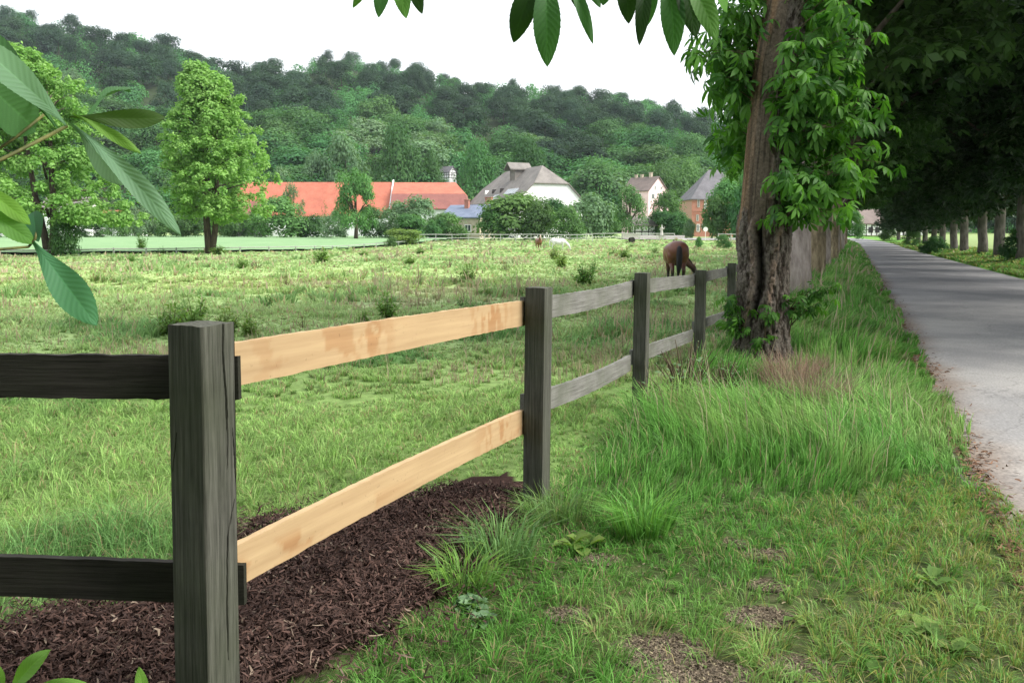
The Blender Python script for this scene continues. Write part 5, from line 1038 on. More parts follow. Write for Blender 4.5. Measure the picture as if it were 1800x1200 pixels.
# far paddock fences
M['fence_white'] = noisy('whitewashed_rail', (.34, .36, .32), (.48, .49, .45), (1, 1, 1), 6, 4, .8, .1, .01); M['fence_grey'] = noisy('grey_rail', (.24, .25, .235), (.36, .36, .34), (1, 1, 1), 6, 4, .8, .1, .01)
def far_fence(label, pts, step, h, rails, mat, tk=.11):
    o = empty('paddock_fence', (pts[0][0], pts[0][1], g1(*pts[0]))); tag(o, label, 'fence'); og = Vector(o.location)
    for (a, b) in zip(pts, pts[1:]):
        L_ = math.hypot(b[0] - a[0], b[1] - a[1]); n_ = max(1, round(L_ / step)); ps = [(a[0] + (b[0] - a[0]) * i / n_, a[1] + (b[1] - a[1]) * i / n_) for i in range(n_ + 1)]
        for i, q in enumerate(ps):
            if i == n_ and b != pts[-1]: continue
            m = MB(); z = g1(*q); m.box((q[0] - og.x, q[1] - og.y, z + h / 2 - og.z - .1), (tk * 1.1, tk * 1.1, h + .25)); m.build('post', mat, o)
        for rz in rails:
            m = MB(); m.tube([(q[0] - og.x, q[1] - og.y - tk * .9, g1(*q) + rz - og.z) for q in ps], tk * .62, 6); m.build('rail', mat, o)
Yf = 122
far_fence('long white two-rail fence across the far side of the paddock, behind the white horse', [(pxX(738, Yf), Yf), (pxX(880, Yf), Yf), (pxX(1040, Yf), Yf - 1)], 2.42, 1.15, (.55, 1.08), M['fence_white'], .09)
far_fence('pale rail fence running right from the long white fence, towards the brick house', [(pxX(1000, 134), 134), (pxX(1185, 134), 134)], 3.0, 1.1, (.5, 1.05), M['fence_white'], .10)
far_fence('short white fence seen just left of the big torn trunk', [(pxX(1262, 124), 124), (pxX(1330, 120), 120)], 1.9, 1.2, (.55, 1.1), M['fence_white'], .12)
lf = [P(0, 447, 62), P(310, 443, 75), P(520, 436, 86), P(640, 428, 99), P(735, 421, 115)]
far_fence('low grey rail fence between the paddock and the pale green crop on the left', [(q.x, q.y) for q in lf], 3.1, .55, (.48,), M['fence_grey'], .085)
# ---------------------------------------------------------------- shrubs and trees of the middle distance (unit prototypes: radius 1, height 1)
def unit_crown_mesh(name, mat, seed, n, leaf, nb=26, br=.36, zlo=-.45, trunk=None, shell=.7, upn=.45, ztop=1.0):
    r = np.random.default_rng(seed); bl = []
    for i in range(nb):
        d = unit(1, r)[0]; d[2] = d[2] if d[2] > zlo else -d[2]; q = r.uniform(.45, .80)
        bl.append((d * q * np.array([1, 1, .95]), br * r.uniform(.65, 1.3)))
    p, d, cv = blob_cloud(n, bl, shell, r); nn = norm(d * .9 + np.array([0, 0, upn]) + .2 * r.normal(size=(n, 3)))
    V, Fq = leaf_quads(p, nn, leaf * r.uniform(.6, 1.3, n), .62, r=r)
    lo, hi = V[:, 2].min(), V[:, 2].max(); vv = np.repeat(np.clip(.55 * r.random(n) + .45 * cv, 0, 1), 4)
    mi = np.zeros(len(Fq), int)
    if trunk:          # (bottom of crown as a fraction of the height, trunk radius)
        V[:, 2] = trunk[0] + (V[:, 2] - lo) / (hi - lo) * (1 - trunk[0]); m = MB()
        m.tube([(0, 0, -.08), (.01, 0, trunk[0] * .5), (.02, .01, trunk[0]), (0, 0, .7)], [trunk[1] * 1.2, trunk[1], trunk[1] * .8, trunk[1] * .3], 7)
        tf = [f for f in m.f if len(f) == 4]; b = len(V); V = np.concatenate([V, np.array(m.v)]); Fq = np.concatenate([Fq, np.array(tf) + b]); vv = np.concatenate([vv, np.zeros(len(m.v))]); mi = np.concatenate([mi, np.ones(len(tf), int)])
    else: V[:, 2] = (V[:, 2] - lo) / (hi - lo) * 1.02 - .02
    return mesh_np(name, V, Fq, [M[mat], M['bark_dark']], vv=vv, midx=mi)
SHM = {k: [unit_crown_mesh('shrub', m, s + i, 5200, .105, zlo=-.75, shell=.5, nb=34) for i in range(2)] for k, m, s in (('mid', 'leaf_mid', 300), ('grey', 'leaf_grey', 310), ('dark', 'leaf_hill', 320), ('bright', 'leaf_weed', 330))}
def shrub(px, py, w, top, Y, kind, label, name='shrub', cat='shrub', group='shrubs of the hedge behind the paddock', ratio=.8):
    """shrub whose foot shows at (px,py), w pixels wide, its top at pixel row top"""
    x = pxX(px, Y); z = g1(x, Y); h = max((P(px, top, Y).z - z), .3) * 1.12; r_ = w / F * Y / 2 * 1.18
    o = link(name, random.choice(SHM[kind])); o.location = (x, Y, z - .05); o.scale = (r_, r_ * ratio, h); o.rotation_euler = (0, 0, random.uniform(-.5, .5)); tag(o, label, cat, group); return o
H = [(205, 410, 44, 372, 166, 'mid', 'green shrub right of the two-trunked tree, in front of the white house'), (232, 410, 40, 362, 170, 'grey', 'pale loose shrub with the orange roof edge behind it'), (262, 410, 50, 362, 160, 'grey', 'tall grey-green shrub left of the bright green tree'), (300, 410, 50, 378, 158, 'mid', 'round shrub just left of the bright green tree'), (335, 410, 46, 372, 156, 'dark', 'dark shrub behind the trunks of the bright green tree'),
     (385, 410, 46, 382, 160, 'mid', 'low shrub behind the bright green tree, to the right of its trunks'), (420, 411, 50, 376, 157, 'dark', 'dark green shrub under the small maroon roof'), (455, 411, 46, 374, 155, 'mid', 'shrub between the maroon roof and the large rounded bush'), (497, 412, 92, 350, 150, 'mid', 'large rounded bush below the left end of the red roof'),
     (548, 412, 50, 378, 152, 'dark', 'dark low bush below the middle of the red roof'), (590, 414, 48, 372, 146, 'grey', 'grey-green bush left of the tall loose tree before the red roof'), (655, 413, 60, 366, 146, 'mid', 'bush right of the tall loose tree before the red roof'), (697, 413, 66, 358, 143, 'grey', 'bush below the white strip between the two red roofs'), (742, 413, 74, 348, 142, 'grey', 'tall pale feathery bush below the maroon roof'),
     (722, 413, 60, 378, 138, 'dark', 'dark low bush in front of the feathery bush'), (790, 414, 66, 376, 140, 'mid', 'low bush left of the shed wall, under its blue-grey roof'), (770, 414, 40, 384, 138, 'dark', 'small dark bush below the white barn wall'), (905, 416, 124, 342, 136, 'mid', 'biggest round bush, in front of the white gable of the big barn'), (868, 416, 50, 366, 134, 'mid', 'left shoulder bush of the biggest round bush'),
     (948, 416, 60, 350, 133, 'dark', 'dark bush between the biggest round bush and the small one'), (975, 392, 50, 352, 148, 'dark', 'dark bush showing under the right end of the white gable'), (1000, 416, 56, 366, 130, 'mid', 'small upright bush at the right end of the long white fence'), (1034, 408, 74, 344, 150, 'grey', 'pale green rounded bush right of the white gable'), (1065, 408, 50, 372, 152, 'mid', 'low bush between the pale rounded bush and the dark tree'),
     (1178, 405, 60, 340, 176, 'mid', 'light green tree-like shrub between the pink house and the brick house'), (1163, 405, 56, 372, 158, 'dark', 'dark clipped hedge bush behind the statue'), (1190, 405, 46, 372, 157, 'dark', 'dark hedge bush left of the brick house wall'), (1210, 404, 20, 386, 150, 'grey', 'small pale bush at the foot of the brick house'), (1145, 404, 30, 380, 162, 'mid', 'small shrub right of the low half-timbered cottage'),
     (1256, 410, 50, 346, 142, 'mid', 'bush in front of the brick house wall'), (1282, 408, 78, 322, 146, 'mid', 'broad tall bush hiding the right part of the brick house'), (1312, 410, 60, 296, 140, 'dark', 'tall dark bush close behind the torn trunk'),
     (60, 412, 60, 378, 150, 'mid', 'shrub behind the broad left leafy tree'), (12, 412, 60, 380, 150, 'mid', 'shrub at the far left edge below the small white house'), (160, 412, 60, 386, 152, 'dark', 'low dark shrub below the white house on the left')]
for q in H: shrub(*q[:1], q[1], q[2], q[3], q[4], q[5], q[6])
for q in [(1786, 470, 50, 398, 41, 'dark', 'dark leafy suckers round the foot of the trunk at the right edge'), (1641, 437, 46, 414, 64, 'dark', 'dark rounded bush between trunks of the right row'), (1602, 427, 30, 404, 96, 'dark', 'small dark bush far down the right row'), (1560, 420, 30, 396, 132, 'dark', 'dark bush before the farmhouse at the road end'), (1502, 417, 34, 372, 140, 'mid', 'light green bush left of the road end, before the farmhouse')]:
    shrub(*q[:7], name='sucker_bush', cat='bush', group='bushes among the avenue trunks')
for q in [(708, 424, 66, 403, 112, 'bright', 'bright yellow-green nettle patch at the left end of the long white fence'), (690, 432, 18, 416, 104, 'mid', 'small dark weed bush below the nettle patch'), (1228, 424, 14, 416, 100, 'mid', 'tiny round weed bush in the paddock, left of the wider one'), (1272, 424, 28, 413, 100, 'mid', 'low wide weed bush in the paddock just left of the torn trunk')]:
    shrub(*q[:7], name='weed_bush', cat='weed', group='weed bushes in the paddock')
# single trees before the hedge
def mid_tree(px, py, top, w, Y, mat, seed, label, n=7500, leaf=.085, trunk=(.2, .03), name='broadleaf_tree', br=.30, nb=30, group='single trees before the hedge', dz=0):
    x = pxX(px, Y); z = g1(x, Y) + dz; h = P(px, top, Y).z - z; r_ = w / F * Y / 2; e = empty(name, (x, Y, z)); tag(e, label, 'tree', group)
    me = unit_crown_mesh('crown', mat, seed, n, leaf, nb, br, -.6, None); o = link('crown', me, e); kid(e, o); o.location = (0, 0, h * trunk[0]); o.scale = (r_, r_, h * (1 - trunk[0]))
    m = MB(); m.tube([(0, 0, -.2), (.1, 0, h * .15), (0, 0, h * .35), (.1, 0, h * .85)], [h * trunk[1] * 1.2, h * trunk[1], h * trunk[1] * .8, h * trunk[1] * .2], 8)
    for k in range(6): a = k * 2.1; m.tube(bez((0, 0, h * .3), (math.cos(a) * r_ * .3, math.sin(a) * r_ * .3, h * .45), (math.cos(a) * r_ * .75, math.sin(a) * r_ * .75, h * (.5 + .05 * k)), 5), [h * trunk[1] * .5, h * trunk[1] * .4, h * trunk[1] * .3, h * trunk[1] * .2, .02], 5)
    m.build('trunk', M['bark_dark'], e, True); return e
mid_tree(626, 413, 291, 86, 134, 'leaf_mid', 401, 'tall loose-leaved tree standing before the red roof', trunk=(.12, .025), leaf=.07)
mid_tree(518, 405, 318, 44, 168, 'leaf_grey', 402, 'slender grey-green tree before the left end of the red roof', 2200, trunk=(.1, .018), br=.26)
mid_tree(572, 405, 352, 20, 172, 'leaf_mid', 403, 'very thin sapling standing out against the red roof', 300, trunk=(.25, .012), br=.22)
mid_tree(1106, 404, 318, 66, 156, 'leaf_hill', 404, 'dark rounded chestnut in front of the pink house', 4200, trunk=(.10, .03), br=.34)
mid_tree(1292, 408, 288, 82, 170, 'leaf_mid', 405, 'tree seen just left of the torn trunk, above the bushes', 3500, trunk=(.12, .02))
def bright_tree(px, py, Y, prof, seed, label, stems, n=62000, leaf=.34, mat='leaf_bright'):
    """layered light-green tree; prof rows (pixel row, left px, right px) give its outline"""
    r = np.random.default_rng(seed); x = pxX(px, Y); z = g1(x, Y); e = empty('ash_tree', (x, Y, z)); tag(e, label, 'tree', 'light green trees at the paddock edge'); bl = []
    ph = [P(px, q[0], Y).z - z for q in prof]; hl_ = [pxX(q[1], Y) - x for q in prof]; hr_ = [pxX(q[2], Y) - x for q in prof]; ph, hl_, hr_ = ph[::-1], hl_[::-1], hr_[::-1]
    for i in range(430):
        zz = ph[0] + (ph[-1] - ph[0]) * r.random() ** .92; a, b = np.interp(zz, ph, hl_), np.interp(zz, ph, hr_); cx = (a + b) / 2; w = (b - a) / 2; an = r.uniform(0, 6.283); q = r.uniform(.08, 1) ** .5 * 1.0; q = q * (.74 + .5 * float(vnoise(an * 1.6 + seed, zz * .55, 0, seed))) * (1.12 if r.random() < .12 else 1.0)
        bl.append((np.array([cx + math.cos(an) * w * q, math.sin(an) * w * q, zz - .10 * w * q]), r.uniform(.45, 1.0) * (1.1 if q < .7 else .62)))
    p, d, cv = blob_cloud(n, bl, .4, r); p[:, 2] += .12 * r.normal(size=n); nn = norm(d * .75 + np.array([0, 0, .5]) + .38 * r.normal(size=(n, 3))); V, Fq = leaf_quads(p, nn, leaf * r.uniform(.5, 1.2, n), .55, r=r)
    o = link('crown', mesh_np('crown', V, Fq, M[mat], vv=np.repeat(np.clip(.5 * r.random(n) + .5 * cv, 0, 1), 4)), e); kid(e, o)
    H_ = ph[-1]; m = MB()
    for (bx, tx, rr) in stems: m.tube([((bx * .2), 0, -.2), (bx, .1, H_ * .12), ((bx + tx) / 2, .1, H_ * .3), (tx, 0, H_ * .6), (tx * .5, 0, H_ * .93)], [rr * 1.25, rr, rr * .85, rr * .5, rr * .1], 9)
    for k in range(26):
        zz = H_ * r.uniform(.22, .88); a = r.uniform(0, 6.28); w = np.interp(zz, ph, [(q2 - q1) / 2 for q1, q2 in zip(hl_, hr_)]) * .9; m.tube(bez((0, 0, zz * .85), (math.cos(a) * w * .5, math.sin(a) * w * .5, zz), (math.cos(a) * w, math.sin(a) * w, zz + .2), 5), [.12, .09, .06, .04, .015], 5)
    m.build('trunk', M['bark_dark'], e, True); return e
bright_tree(370, 441, 75, [(124, 348, 366), (140, 326, 398), (172, 318, 432), (215, 306, 446), (260, 296, 470), (300, 280, 482), (335, 286, 488), (365, 298, 470), (388, 326, 410)], 501, 'bright yellow-green tree with two stems standing alone at the edge of the paddock', [(-.25, -.5, .30), (.45, .9, .26)])
bright_tree(88, 446, 66, [(92, 30, 50), (112, 0, 105), (140, -40, 150), (180, -70, 168), (240, -80, 190), (300, -85, 215), (345, -80, 245), (375, -40, 250), (392, 150, 240)], 502, 'broad light green tree with two leaning dark stems behind the chestnut sprigs at the left', [(-.45, -1.6, .26), (.35, .4, .28)], 74000)
shrub(118, 447, 48, 372, 64, 'dark', 'dark ivy bush round the foot of the broad left tree', cat='shrub', group='weed bushes in the paddock')

# ---------------------------------------------------------------- the wooded hill: single trees, 290 of them, with one mass of undergrowth between
HT = [unit_crown_mesh('hill_tree', 'leaf_hill', 600 + i, 4200, .088, 22, .42, -.6, (.12, .035), shell=.6) for i in range(4)]
HD = [unit_crown_mesh('hill_tree', 'leaf_hilldark', 620 + i, 4000, .088, 22, .40, -.6, (.16, .03), shell=.6) for i in range(4)]
HG = [unit_crown_mesh('hill_tree', 'leaf_grey', 640 + i, 3200, .095, 26, .34, -.7, (.10, .03), shell=.6) for i in range(2)]
def hill_tree(x, y, w, h, kind, label, group='trees of the wooded hill', dz=-.8):
    me = random.choice({'d': HD, 'g': HG}.get(kind, HT)); o = link('broadleaf_tree', me); z = float(hillz(x, y)) if y > 236 else g1(x, y)
    o.location = (x, y, z + dz); o.scale = (w / 2, w / 2, h); o.rotation_euler = (0, 0, random.uniform(0, 6.28)); tag(o, label, 'tree', group)
rh = random.Random(99); cnt = 0; rows = 15
LB = {'d': 'dark bluish-green broadleaf tree in the closed wood high on the hill', 'm': 'mid-green broadleaf tree in the closed wood on the lower slope of the hill', 'g': 'greyish pale green broadleaf tree in the wood on the hill'}
spots = []
for k in range(rows):
    t = k / (rows - 1); Y = 240 + 290 * t ** 1.15; step = (15.5 - 1.5 * t)
    xl, xr = -.68 * Y, .345 * Y; n = int((xr - xl) / step)
    for i in range(n + 1):
        x = xl + (xr - xl) * (i + rh.uniform(-.35, .35) + (.5 if k % 2 else 0)) / n; y = Y + rh.uniform(-8, 8)
        px = 900 + x / y * F
        if y < 309 and abs(px - 797) < 26 and y > 236: continue
        spots.append((x, y, t, px))
spots = [s for s in spots if s[1] > 236]; rh.shuffle(spots); spots = spots[:286]
for (x, y, t, px) in spots:
    dk = rh.random() < float(sstep(.42, .62, t + .25 * (float(vnoise(px * .006, t * 3, 0, 7)) - .5)))
    kind = 'd' if dk else ('g' if rh.random() < .13 else 'm'); w = rh.uniform(13, 24) + 7 * (t < .55); h = rh.uniform(13, 19) + (1.5 if dk else 0)
    if t > .93: h = rh.uniform(12, 20); w = rh.uniform(10, 18)
    hx = [(60, 'at the far left edge'), (200, 'above the broad left tree'), (290, 'between the two light green trees'), (480, 'behind the bright yellow-green tree'), (580, 'above the left part of the red roof'), (690, 'above the middle of the red roof'), (800, 'above the maroon roof'), (880, 'left of the grey barn roof'), (1000, 'above the white gable'), (1095, 'between the grey barn and the pink house'), (1180, 'above the pink house'), (1260, 'above the brick house'), (9999, 'close to the torn trunk')]
    ap = next(b_ for a_, b_ in hx if px < a_); tier = 'skyline' if t > .95 else ['hill foot', 'lowest slope', 'lower slope', 'middle slope', 'high middle slope', 'upper slope', 'top slope'][min(6, int(t * 7))]
    kw = {'d': 'dark bluish', 'm': 'mid-green', 'g': 'greyish'}[kind]; sz_ = ('narrow' if w < 15 else 'broad') if w < 18 else 'very broad'
    hill_tree(x, y, w, h, kind, f'{sz_} {kw} tree, {tier}, {ap}', dz=-3.5 if t > .85 else -.8)
for (px, top, w, kind, lab) in [(610, 221, 96, 'g', 'big greyish-green tree on the lower slope above the middle of the red roof'), (838, 232, 78, 'm', 'tall light green tree on the lower slope left of the big grey barn roof'), (700, 208, 90, 'm', 'large tree on the lower slope above the joint of the red roofs'), (1048, 262, 100, 'm', 'broad dark rounded tree on the lower slope between the grey barn and the pink house'),
                            (930, 225, 80, 'm', 'tree rising behind the ridge of the big grey barn roof'), (560, 255, 60, 'g', 'pale soft tree above the left end of the red roof'), (500, 285, 50, 'g', 'pale low tree behind the right side of the bright green tree'), (1200, 262, 70, 'm', 'tree on the lower slope above the brick house'), (758, 250, 56, 'm', 'tree just left of the tiny hillside cottage'), (792, 306, 40, 'm', 'small round tree under the tiny hillside cottage'), (1155, 270, 70, 'm', 'tree rising behind the pink house')]:
    Y = 244 + rh.uniform(0, 10); x = pxX(px, Y); z = float(hillz(x, Y)); hill_tree(x, Y, w / F * Y, P(px, top, Y).z - z, kind, lab)
# the same wood as one mass: lower crowns filling between the single trees
Vs, Fs, vv = [], [], []; b = 0; ru = np.random.default_rng(77)
for k in range(760):
    t = ru.random() ** .8; y = 238 + 300 * t; x = ru.uniform(-.72, .6) * y
    if abs(900 + x / y * F - 797) < 24 and y < 306: rr, hh = 3.5, 4
    else: rr, hh = ru.uniform(5, 8.5), ru.uniform(7, 12)
    n = 480; d = unit(n, ru); d[:, 2] = np.abs(d[:, 2]); p = d * np.array([rr, rr, hh]) * (.75 + .3 * ru.random((n, 1))) + np.array([x, y, float(hillz(x, y)) - .5]); V, Fq = leaf_quads(p, norm(d + .22 * ru.normal(size=(n, 3))), 1.1 * ru.uniform(.6, 1.2, n), .7, r=ru)
    Vs.append(V); Fs.append(Fq + b); b += len(V); vv.append(np.full(len(V), ru.random()) * .6 + .3 * np.repeat(ru.random(n), 4))
tag(link('woodland', mesh_np('woodland', np.concatenate(Vs), np.concatenate(Fs), M['leaf_hill'], vv=np.concatenate(vv))), 'closed green undergrowth and lower crowns between the trees on the hill', 'woodland', kind='stuff')
for i in range(15):
    px = 1575 + i * 24 + rh.uniform(-6, 6); Y = 226 + rh.uniform(-4, 6); x = pxX(px, Y); hill_tree(x, Y, rh.uniform(10, 15), rh.uniform(11, 17), 'd' if i % 3 else 'm', 'tree of the row beyond the pale crop field right of the avenue', 'trees beyond the crop field on the right', dz=-1.2)

# ---------------------------------------------------------------- weeds standing in the paddock
def weed_mesh(kind, seed):
    r = np.random.default_rng(seed); rr = random.Random(seed); mb = MB(); C, A, sz = [], [], []
    ns = {'bush': 26, 'tall': 9, 'dry': 14, 'brush': 60}[kind]
    for i in range(ns):
        a = rr.uniform(0, 6.28); q = rr.random() ** .6; top = Vector((math.cos(a) * q * .5, math.sin(a) * q * .5, rr.uniform(.5, 1.0) * (1 - .45 * q))); b0 = Vector((math.cos(a) * q * .12, math.sin(a) * q * .12, -.05))
        pts = bez(b0, (b0.x * 1.4, b0.y * 1.4, top.z * .6), top, 5); mb.tube(pts, [.012, .010, .008, .006, .003], 4)
        nl_ = {'bush': 17, 'tall': 26, 'dry': 7, 'brush': 5}[kind]
        for k in range(nl_):
            t = .15 + .85 * (k + rr.random()) / nl_; p = pts[min(3, int(t * 4))].lerp(pts[min(4, int(t * 4) + 1)], (t * 4) % 1); o_ = unit(1, r)[0]; o_[2] = abs(o_[2]) * .5; C.append(np.array(p) + o_ * .04); A.append(o_); sz.append({'bush': .17, 'tall': .13, 'dry': .07, 'brush': .08}[kind] * (1.15 - .5 * t) * rr.uniform(.6, 1.3))
    T = leaflet(1, .36 if kind != 'dry' else .25, .6, 3, .2, 0, 1); C, A = np.array(C), np.array(A); Rm = frames(norm(A + np.array([0, 0, .1])), norm(np.array([0, 0, 1.0]) + .4 * r.normal(size=A.shape))); V, Fq = stamp(T[0], T[1], C, Rm, np.array(sz))
    vv = np.repeat(r.random(len(C)), len(T[0])); mt = {'bush': 'leaf_weed', 'tall': 'leaf_mid', 'dry': 'leaf_dry', 'brush': 'leaf_grey'}[kind]
    return mesh_np('foliage', V, Fq, M[mt], vv=vv, smooth=True), mb.mesh('stems', M['twig'] if kind in ('dry', 'brush') else M['stemg'])
WM = {k: [weed_mesh(k, 700 + i * 3 + j) for i in range(2)] for j, k in enumerate(('bush', 'tall', 'dry', 'brush'))}
def weed(px, py, w, h, kind, label, name='weed', cat='weed'):
    q = at(px, py); Y = q.y; e = empty(name, (q.x, Y, q.z - .02), random.uniform(0, 6.28)); r_ = w / F * Y; e.scale = (r_, r_, h / F * Y * 1.05); tag(e, label, cat, 'weeds standing in the paddock')
    f, s = random.choice(WM[kind]); link('foliage', f, e); link('stems', s, e); return e
WD = [(300, 590, 80, 74, 'bush', 'leafy nettle clump just left of the corner post top'), (345, 592, 80, 88, 'bush', 'leafy nettle clump rising right behind the corner post top'), (398, 588, 60, 62, 'bush', 'nettle clump showing right of the corner post top'), (440, 592, 44, 56, 'bush', 'small nettle clump above the left end of the upper fresh board'), (322, 566, 26, 60, 'tall', 'slender upright weed behind the nettle clumps'), (470, 545, 30, 44, 'tall', 'upright weed alone between the nettles and the fresh board'),
      (533, 576, 36, 30, 'dry', 'low dark red dock above the middle left of the fresh board'), (682, 560, 52, 60, 'bush', 'bright green round weed above the middle of the upper fresh board'), (640, 568, 30, 30, 'bush', 'low weed left of the round one above the fresh board'), (815, 542, 34, 34, 'tall', 'dark upright weed above the right part of the fresh board'), (855, 522, 34, 26, 'bush', 'low leafy weed behind the dark upright one'), (872, 516, 20, 28, 'tall', 'slender weed left of the post where the fresh boards end'),
      (820, 500, 44, 46, 'bush', 'leafy weed bush in the middle of the paddock, above the fresh board'), (1025, 502, 54, 52, 'bush', 'largest weed bush, above the grey rail between the second and third posts'), (1043, 480, 26, 36, 'tall', 'thin weed behind the largest weed bush'), (988, 470, 34, 34, 'bush', 'weed bush with dark leaves below the white horse'), (975, 457, 24, 30, 'bush', 'bright green weed right in front of the white horse'), (502, 506, 36, 52, 'dry', 'tall rusty brown dead dock standing in the yellow grass'),
      (612, 487, 24, 20, 'dry', 'small brown weed in the yellow grass'), (568, 462, 44, 34, 'bush', 'weed bush in the far left paddock near the grey rail fence'), (556, 466, 18, 20, 'tall', 'dark weed at the foot of the far left weed bush'), (640, 450, 24, 14, 'bush', 'low dark weed right of the far left weed bush'), (720, 466, 28, 24, 'bush', 'round weed in the far middle of the paddock'), (738, 447, 22, 16, 'bush', 'small dark round weed near the start of the white fence'),
      (680, 434, 22, 18, 'tall', 'upright weed by the joint of the grey and white fences'), (452, 472, 46, 24, 'dry', 'brownish seeded weed patch right of the bright green tree'), (425, 474, 30, 26, 'bush', 'olive weed patch right of the trunk of the bright green tree'), (248, 442, 24, 38, 'bush', 'slender yellow-green weed before the pale green crop'), (232, 462, 20, 22, 'bush', 'small yellowish weed below the pale green crop'), (285, 446, 18, 18, 'tall', 'small dark weed between the slender weed and the bright green tree'),
      (890, 476, 34, 26, 'dry', 'brownish seeded weed in the middle of the paddock'), (790, 470, 36, 22, 'dry', 'loose brown weed left of the middle of the paddock'), (1098, 455, 30, 26, 'bush', 'spreading weed left of the grazing bay horse'), (1075, 450, 30, 20, 'tall', 'faint weed patch left of the spreading weed'), (1223, 448, 18, 28, 'dry', 'tall yellowish dead weed right of the bay horse'), (1150, 446, 28, 20, 'tall', 'weed patch just left of the bay horse rump'), (1216, 462, 14, 12, 'bush', 'small green thistle right of the bay horse'),
      (385, 448, 40, 22, 'bush', 'low weeds at the foot of the bright green tree'), (350, 448, 30, 16, 'tall', 'grey weed left of the foot of the bright green tree'), (190, 470, 30, 14, 'dry', 'low reddish weed on the left side of the paddock'), (80, 505, 30, 14, 'tall', 'low dark weed left in the paddock above the black rail'), (140, 500, 30, 16, 'tall', 'low green weed above the black rail, near the drooping leaflet')]
for q in WD: weed(*q)
q = at(1205, 728); e = empty('dead_brush', (q.x, q.y, q.z), .4); e.scale = (.95, .7, .72); tag(e, 'tangle of dull dead brush between the third post and the torn trunk', 'brushwood')
f, s = WM['brush'][0]; link('foliage', f, e); link('stems', s, e)
q = at(1270, 700); e = empty('dead_brush', (q.x, q.y, q.z), 1.4); e.scale = (.55, .5, .5); tag(e, 'smaller twiggy brush pile right at the foot of the torn trunk', 'brushwood'); f, s = WM['brush'][1]; link('foliage', f, e); link('stems', s, e)
# reddish seeding grass clump right of the trunk, loose tussocks
def tuft(name, px, py, rad, n, h, w, col, lean, label, cat, jit=.25, az=None):
    q = at(px, py); r = np.random.default_rng(int(px)); a = r.uniform(0, 6.28, n); d = r.random(n) ** .6 * rad; X, Y = q.x + np.cos(a) * d, q.y + np.sin(a) * d * .7
    c = np.array(col) * r.uniform(.65, 1.3, (n, 1)) + r.normal(0, .008, (n, 3)); c = np.clip(c, .01, 1)
    V, Fq, cc = blades(X, Y, h * r.uniform(.5, 1.2, n), w * r.uniform(.7, 1.3, n), r.uniform(*lean, n), (a + r.normal(0, .5, n)) if az is None else r.normal(az, .5, n), c)
    tag(link(name, mesh_np(name, V, Fq, M['grass'], col=cc)), label, cat)
tuft('sorrel_clump', 1425, 735, .32, 620, .50, .005, (.22, .17, .115), (.1, .6), 'reddish brown seeding clump in the verge right of the torn trunk', 'weed')
tuft('sorrel_clump', 1395, 690, .30, 900, .42, .005, (.24, .165, .12), (.1, .6), 'thin brownish seeding clump close behind the reddish one', 'weed')
tuft('grass_tussock', 1130, 948, .12, 420, .30, .006, (.12, .27, .05), (.4, 1.0), 'bright green arching grass tussock at the edge of the mown strip', 'grass tuft')
tuft('grass_tussock', 880, 992, .13, 260, .30, .006, (.12, .22, .07), (.4, 1.0), 'loose grass tussock at the right edge of the mulch', 'grass tuft')
tuft('grass_tussock', 985, 915, .20, 500, .20, .005, (.12, .20, .06), (.2, .9), 'pale grass tussock round the foot of the post where the fresh boards end', 'grass tuft')
tuft('grass_tussock', 820, 1040, .12, 220, .22, .006, (.13, .25, .05), (.4, 1.0), 'small bright tussock above the clover-like leaves beside the mulch', 'grass tuft')
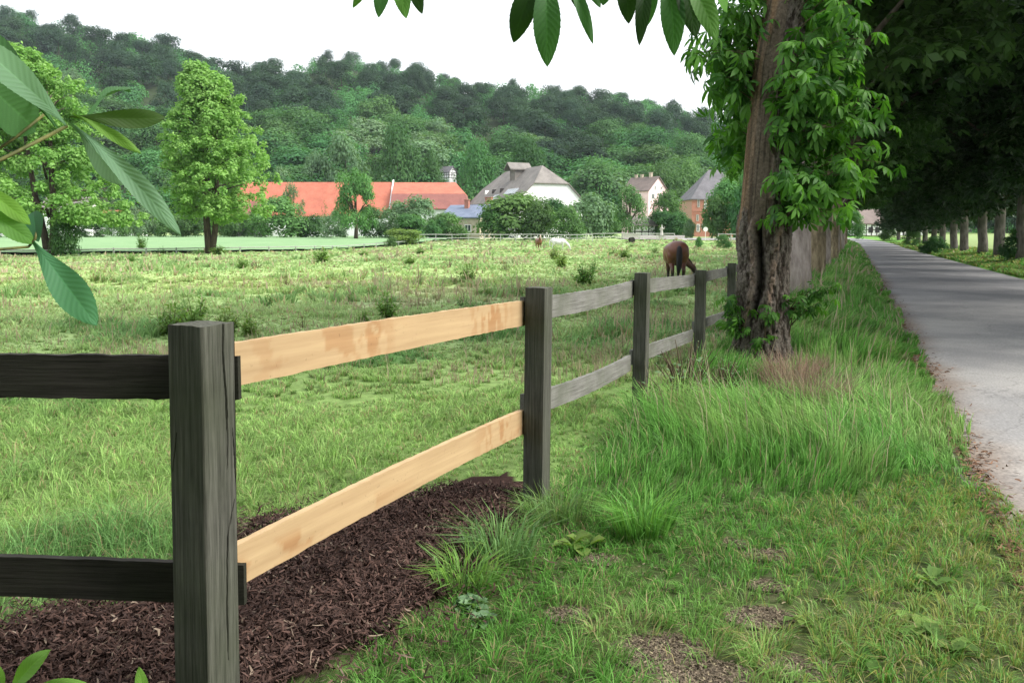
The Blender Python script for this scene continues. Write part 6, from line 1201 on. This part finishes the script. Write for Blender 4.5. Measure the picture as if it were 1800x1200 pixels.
for i, (a, b, r0, n_, w_, up, lb) in enumerate([(826, 1075, .06, 60, .85, .9, 'ground ivy with round blue-green leaves at the right edge of the mulch'), (850, 1100, .045, 40, .85, .9, 'smaller ground ivy patch below the larger one'), (1020, 965, .10, 22, .7, .9, 'broad-leaved weed in front of the tall verge grass'), (1640, 1035, .10, 9, .6, .6, 'plantain with broad leaves in the lawn at the right'), (1662, 1150, .12, 12, .6, .6, 'largest plantain in the lawn near the lower right corner'),
    (1605, 1112, .09, 9, .6, .6, 'plantain left of the largest one near the lower right corner'), (1415, 1105, .08, 7, .55, .5, 'small plantain beside the bare earth in the lawn'), (1530, 1165, .08, 7, .55, .5, 'small plantain near the bottom edge of the lawn'), (1700, 1080, .07, 7, .6, .5, 'small plantain by the dry grass near the road')]):
    q = at(a, b); rosette('broadleaf_weed', q.x, q.y, r0, n_, w_, up, 900 + i, lb, 'weed', 'leaf_grey' if i < 2 else 'leaf_weed', 'broad-leaved weeds in the lawn')
def umbel(px, py, h, label):
    q = at(px, py); e = empty('umbel_flower', (q.x, q.y, q.z)); tag(e, label, 'flower', 'white umbel flowers in the verge'); m = MB(); m.tube([(0, 0, 0), (.02, 0, h * .6), (.05, 0, h)], [.003, .0025, .002], 5); m.build('stem', M['stemg'], e)
    r = np.random.default_rng(int(px)); n = 90; a = r.uniform(0, 6.28, n); d = np.sqrt(r.random(n)) * .02; C = np.stack([.05 + np.cos(a) * d, np.sin(a) * d, h + .012 - d * d * 8], 1); V, Fq = leaf_quads(C, norm(np.array([[0, 0, 1.0]]) + .3 * r.normal(size=(n, 3))), .007, .9, r=r); link('flower_head', mesh_np('flower_head', V, Fq, M['frame']), e)

# ---------------------------------------------------------------- air
m_, n_, o_ = newmat('haze_air'); pv = N(n_, 'ShaderNodeVolumePrincipled'); pv.inputs['Density'].default_value = .00010; pv.inputs['Color'].default_value = (.80, .88, 1, 1); pv.inputs['Anisotropy'].default_value = .2
n_.links.new(pv.outputs[0], o_.inputs['Volume']); hz = MB(); hz.box((0, 330, 118), (1700, 1300, 246)); ho = link('haze', hz.mesh('haze', m_)); tag(ho, kind='stuff')

for i in range(17):  # unseen trees added behind the camera to block low sky light
    x = -30 + i * 2.9; y = -11 - 2.5 * (i % 2) - (3 if x > 8 else 0); o = link('broadleaf_tree', random.choice(HT)); o.location = (x, y, -1.6); o.scale = (3.4, 3.4, 11); o.rotation_euler = (0, 0, i * 1.3); tag(o, 'broadleaf tree added behind the viewpoint to block sky light, outside the picture', 'tree', 'trees added behind the viewpoint for shade')
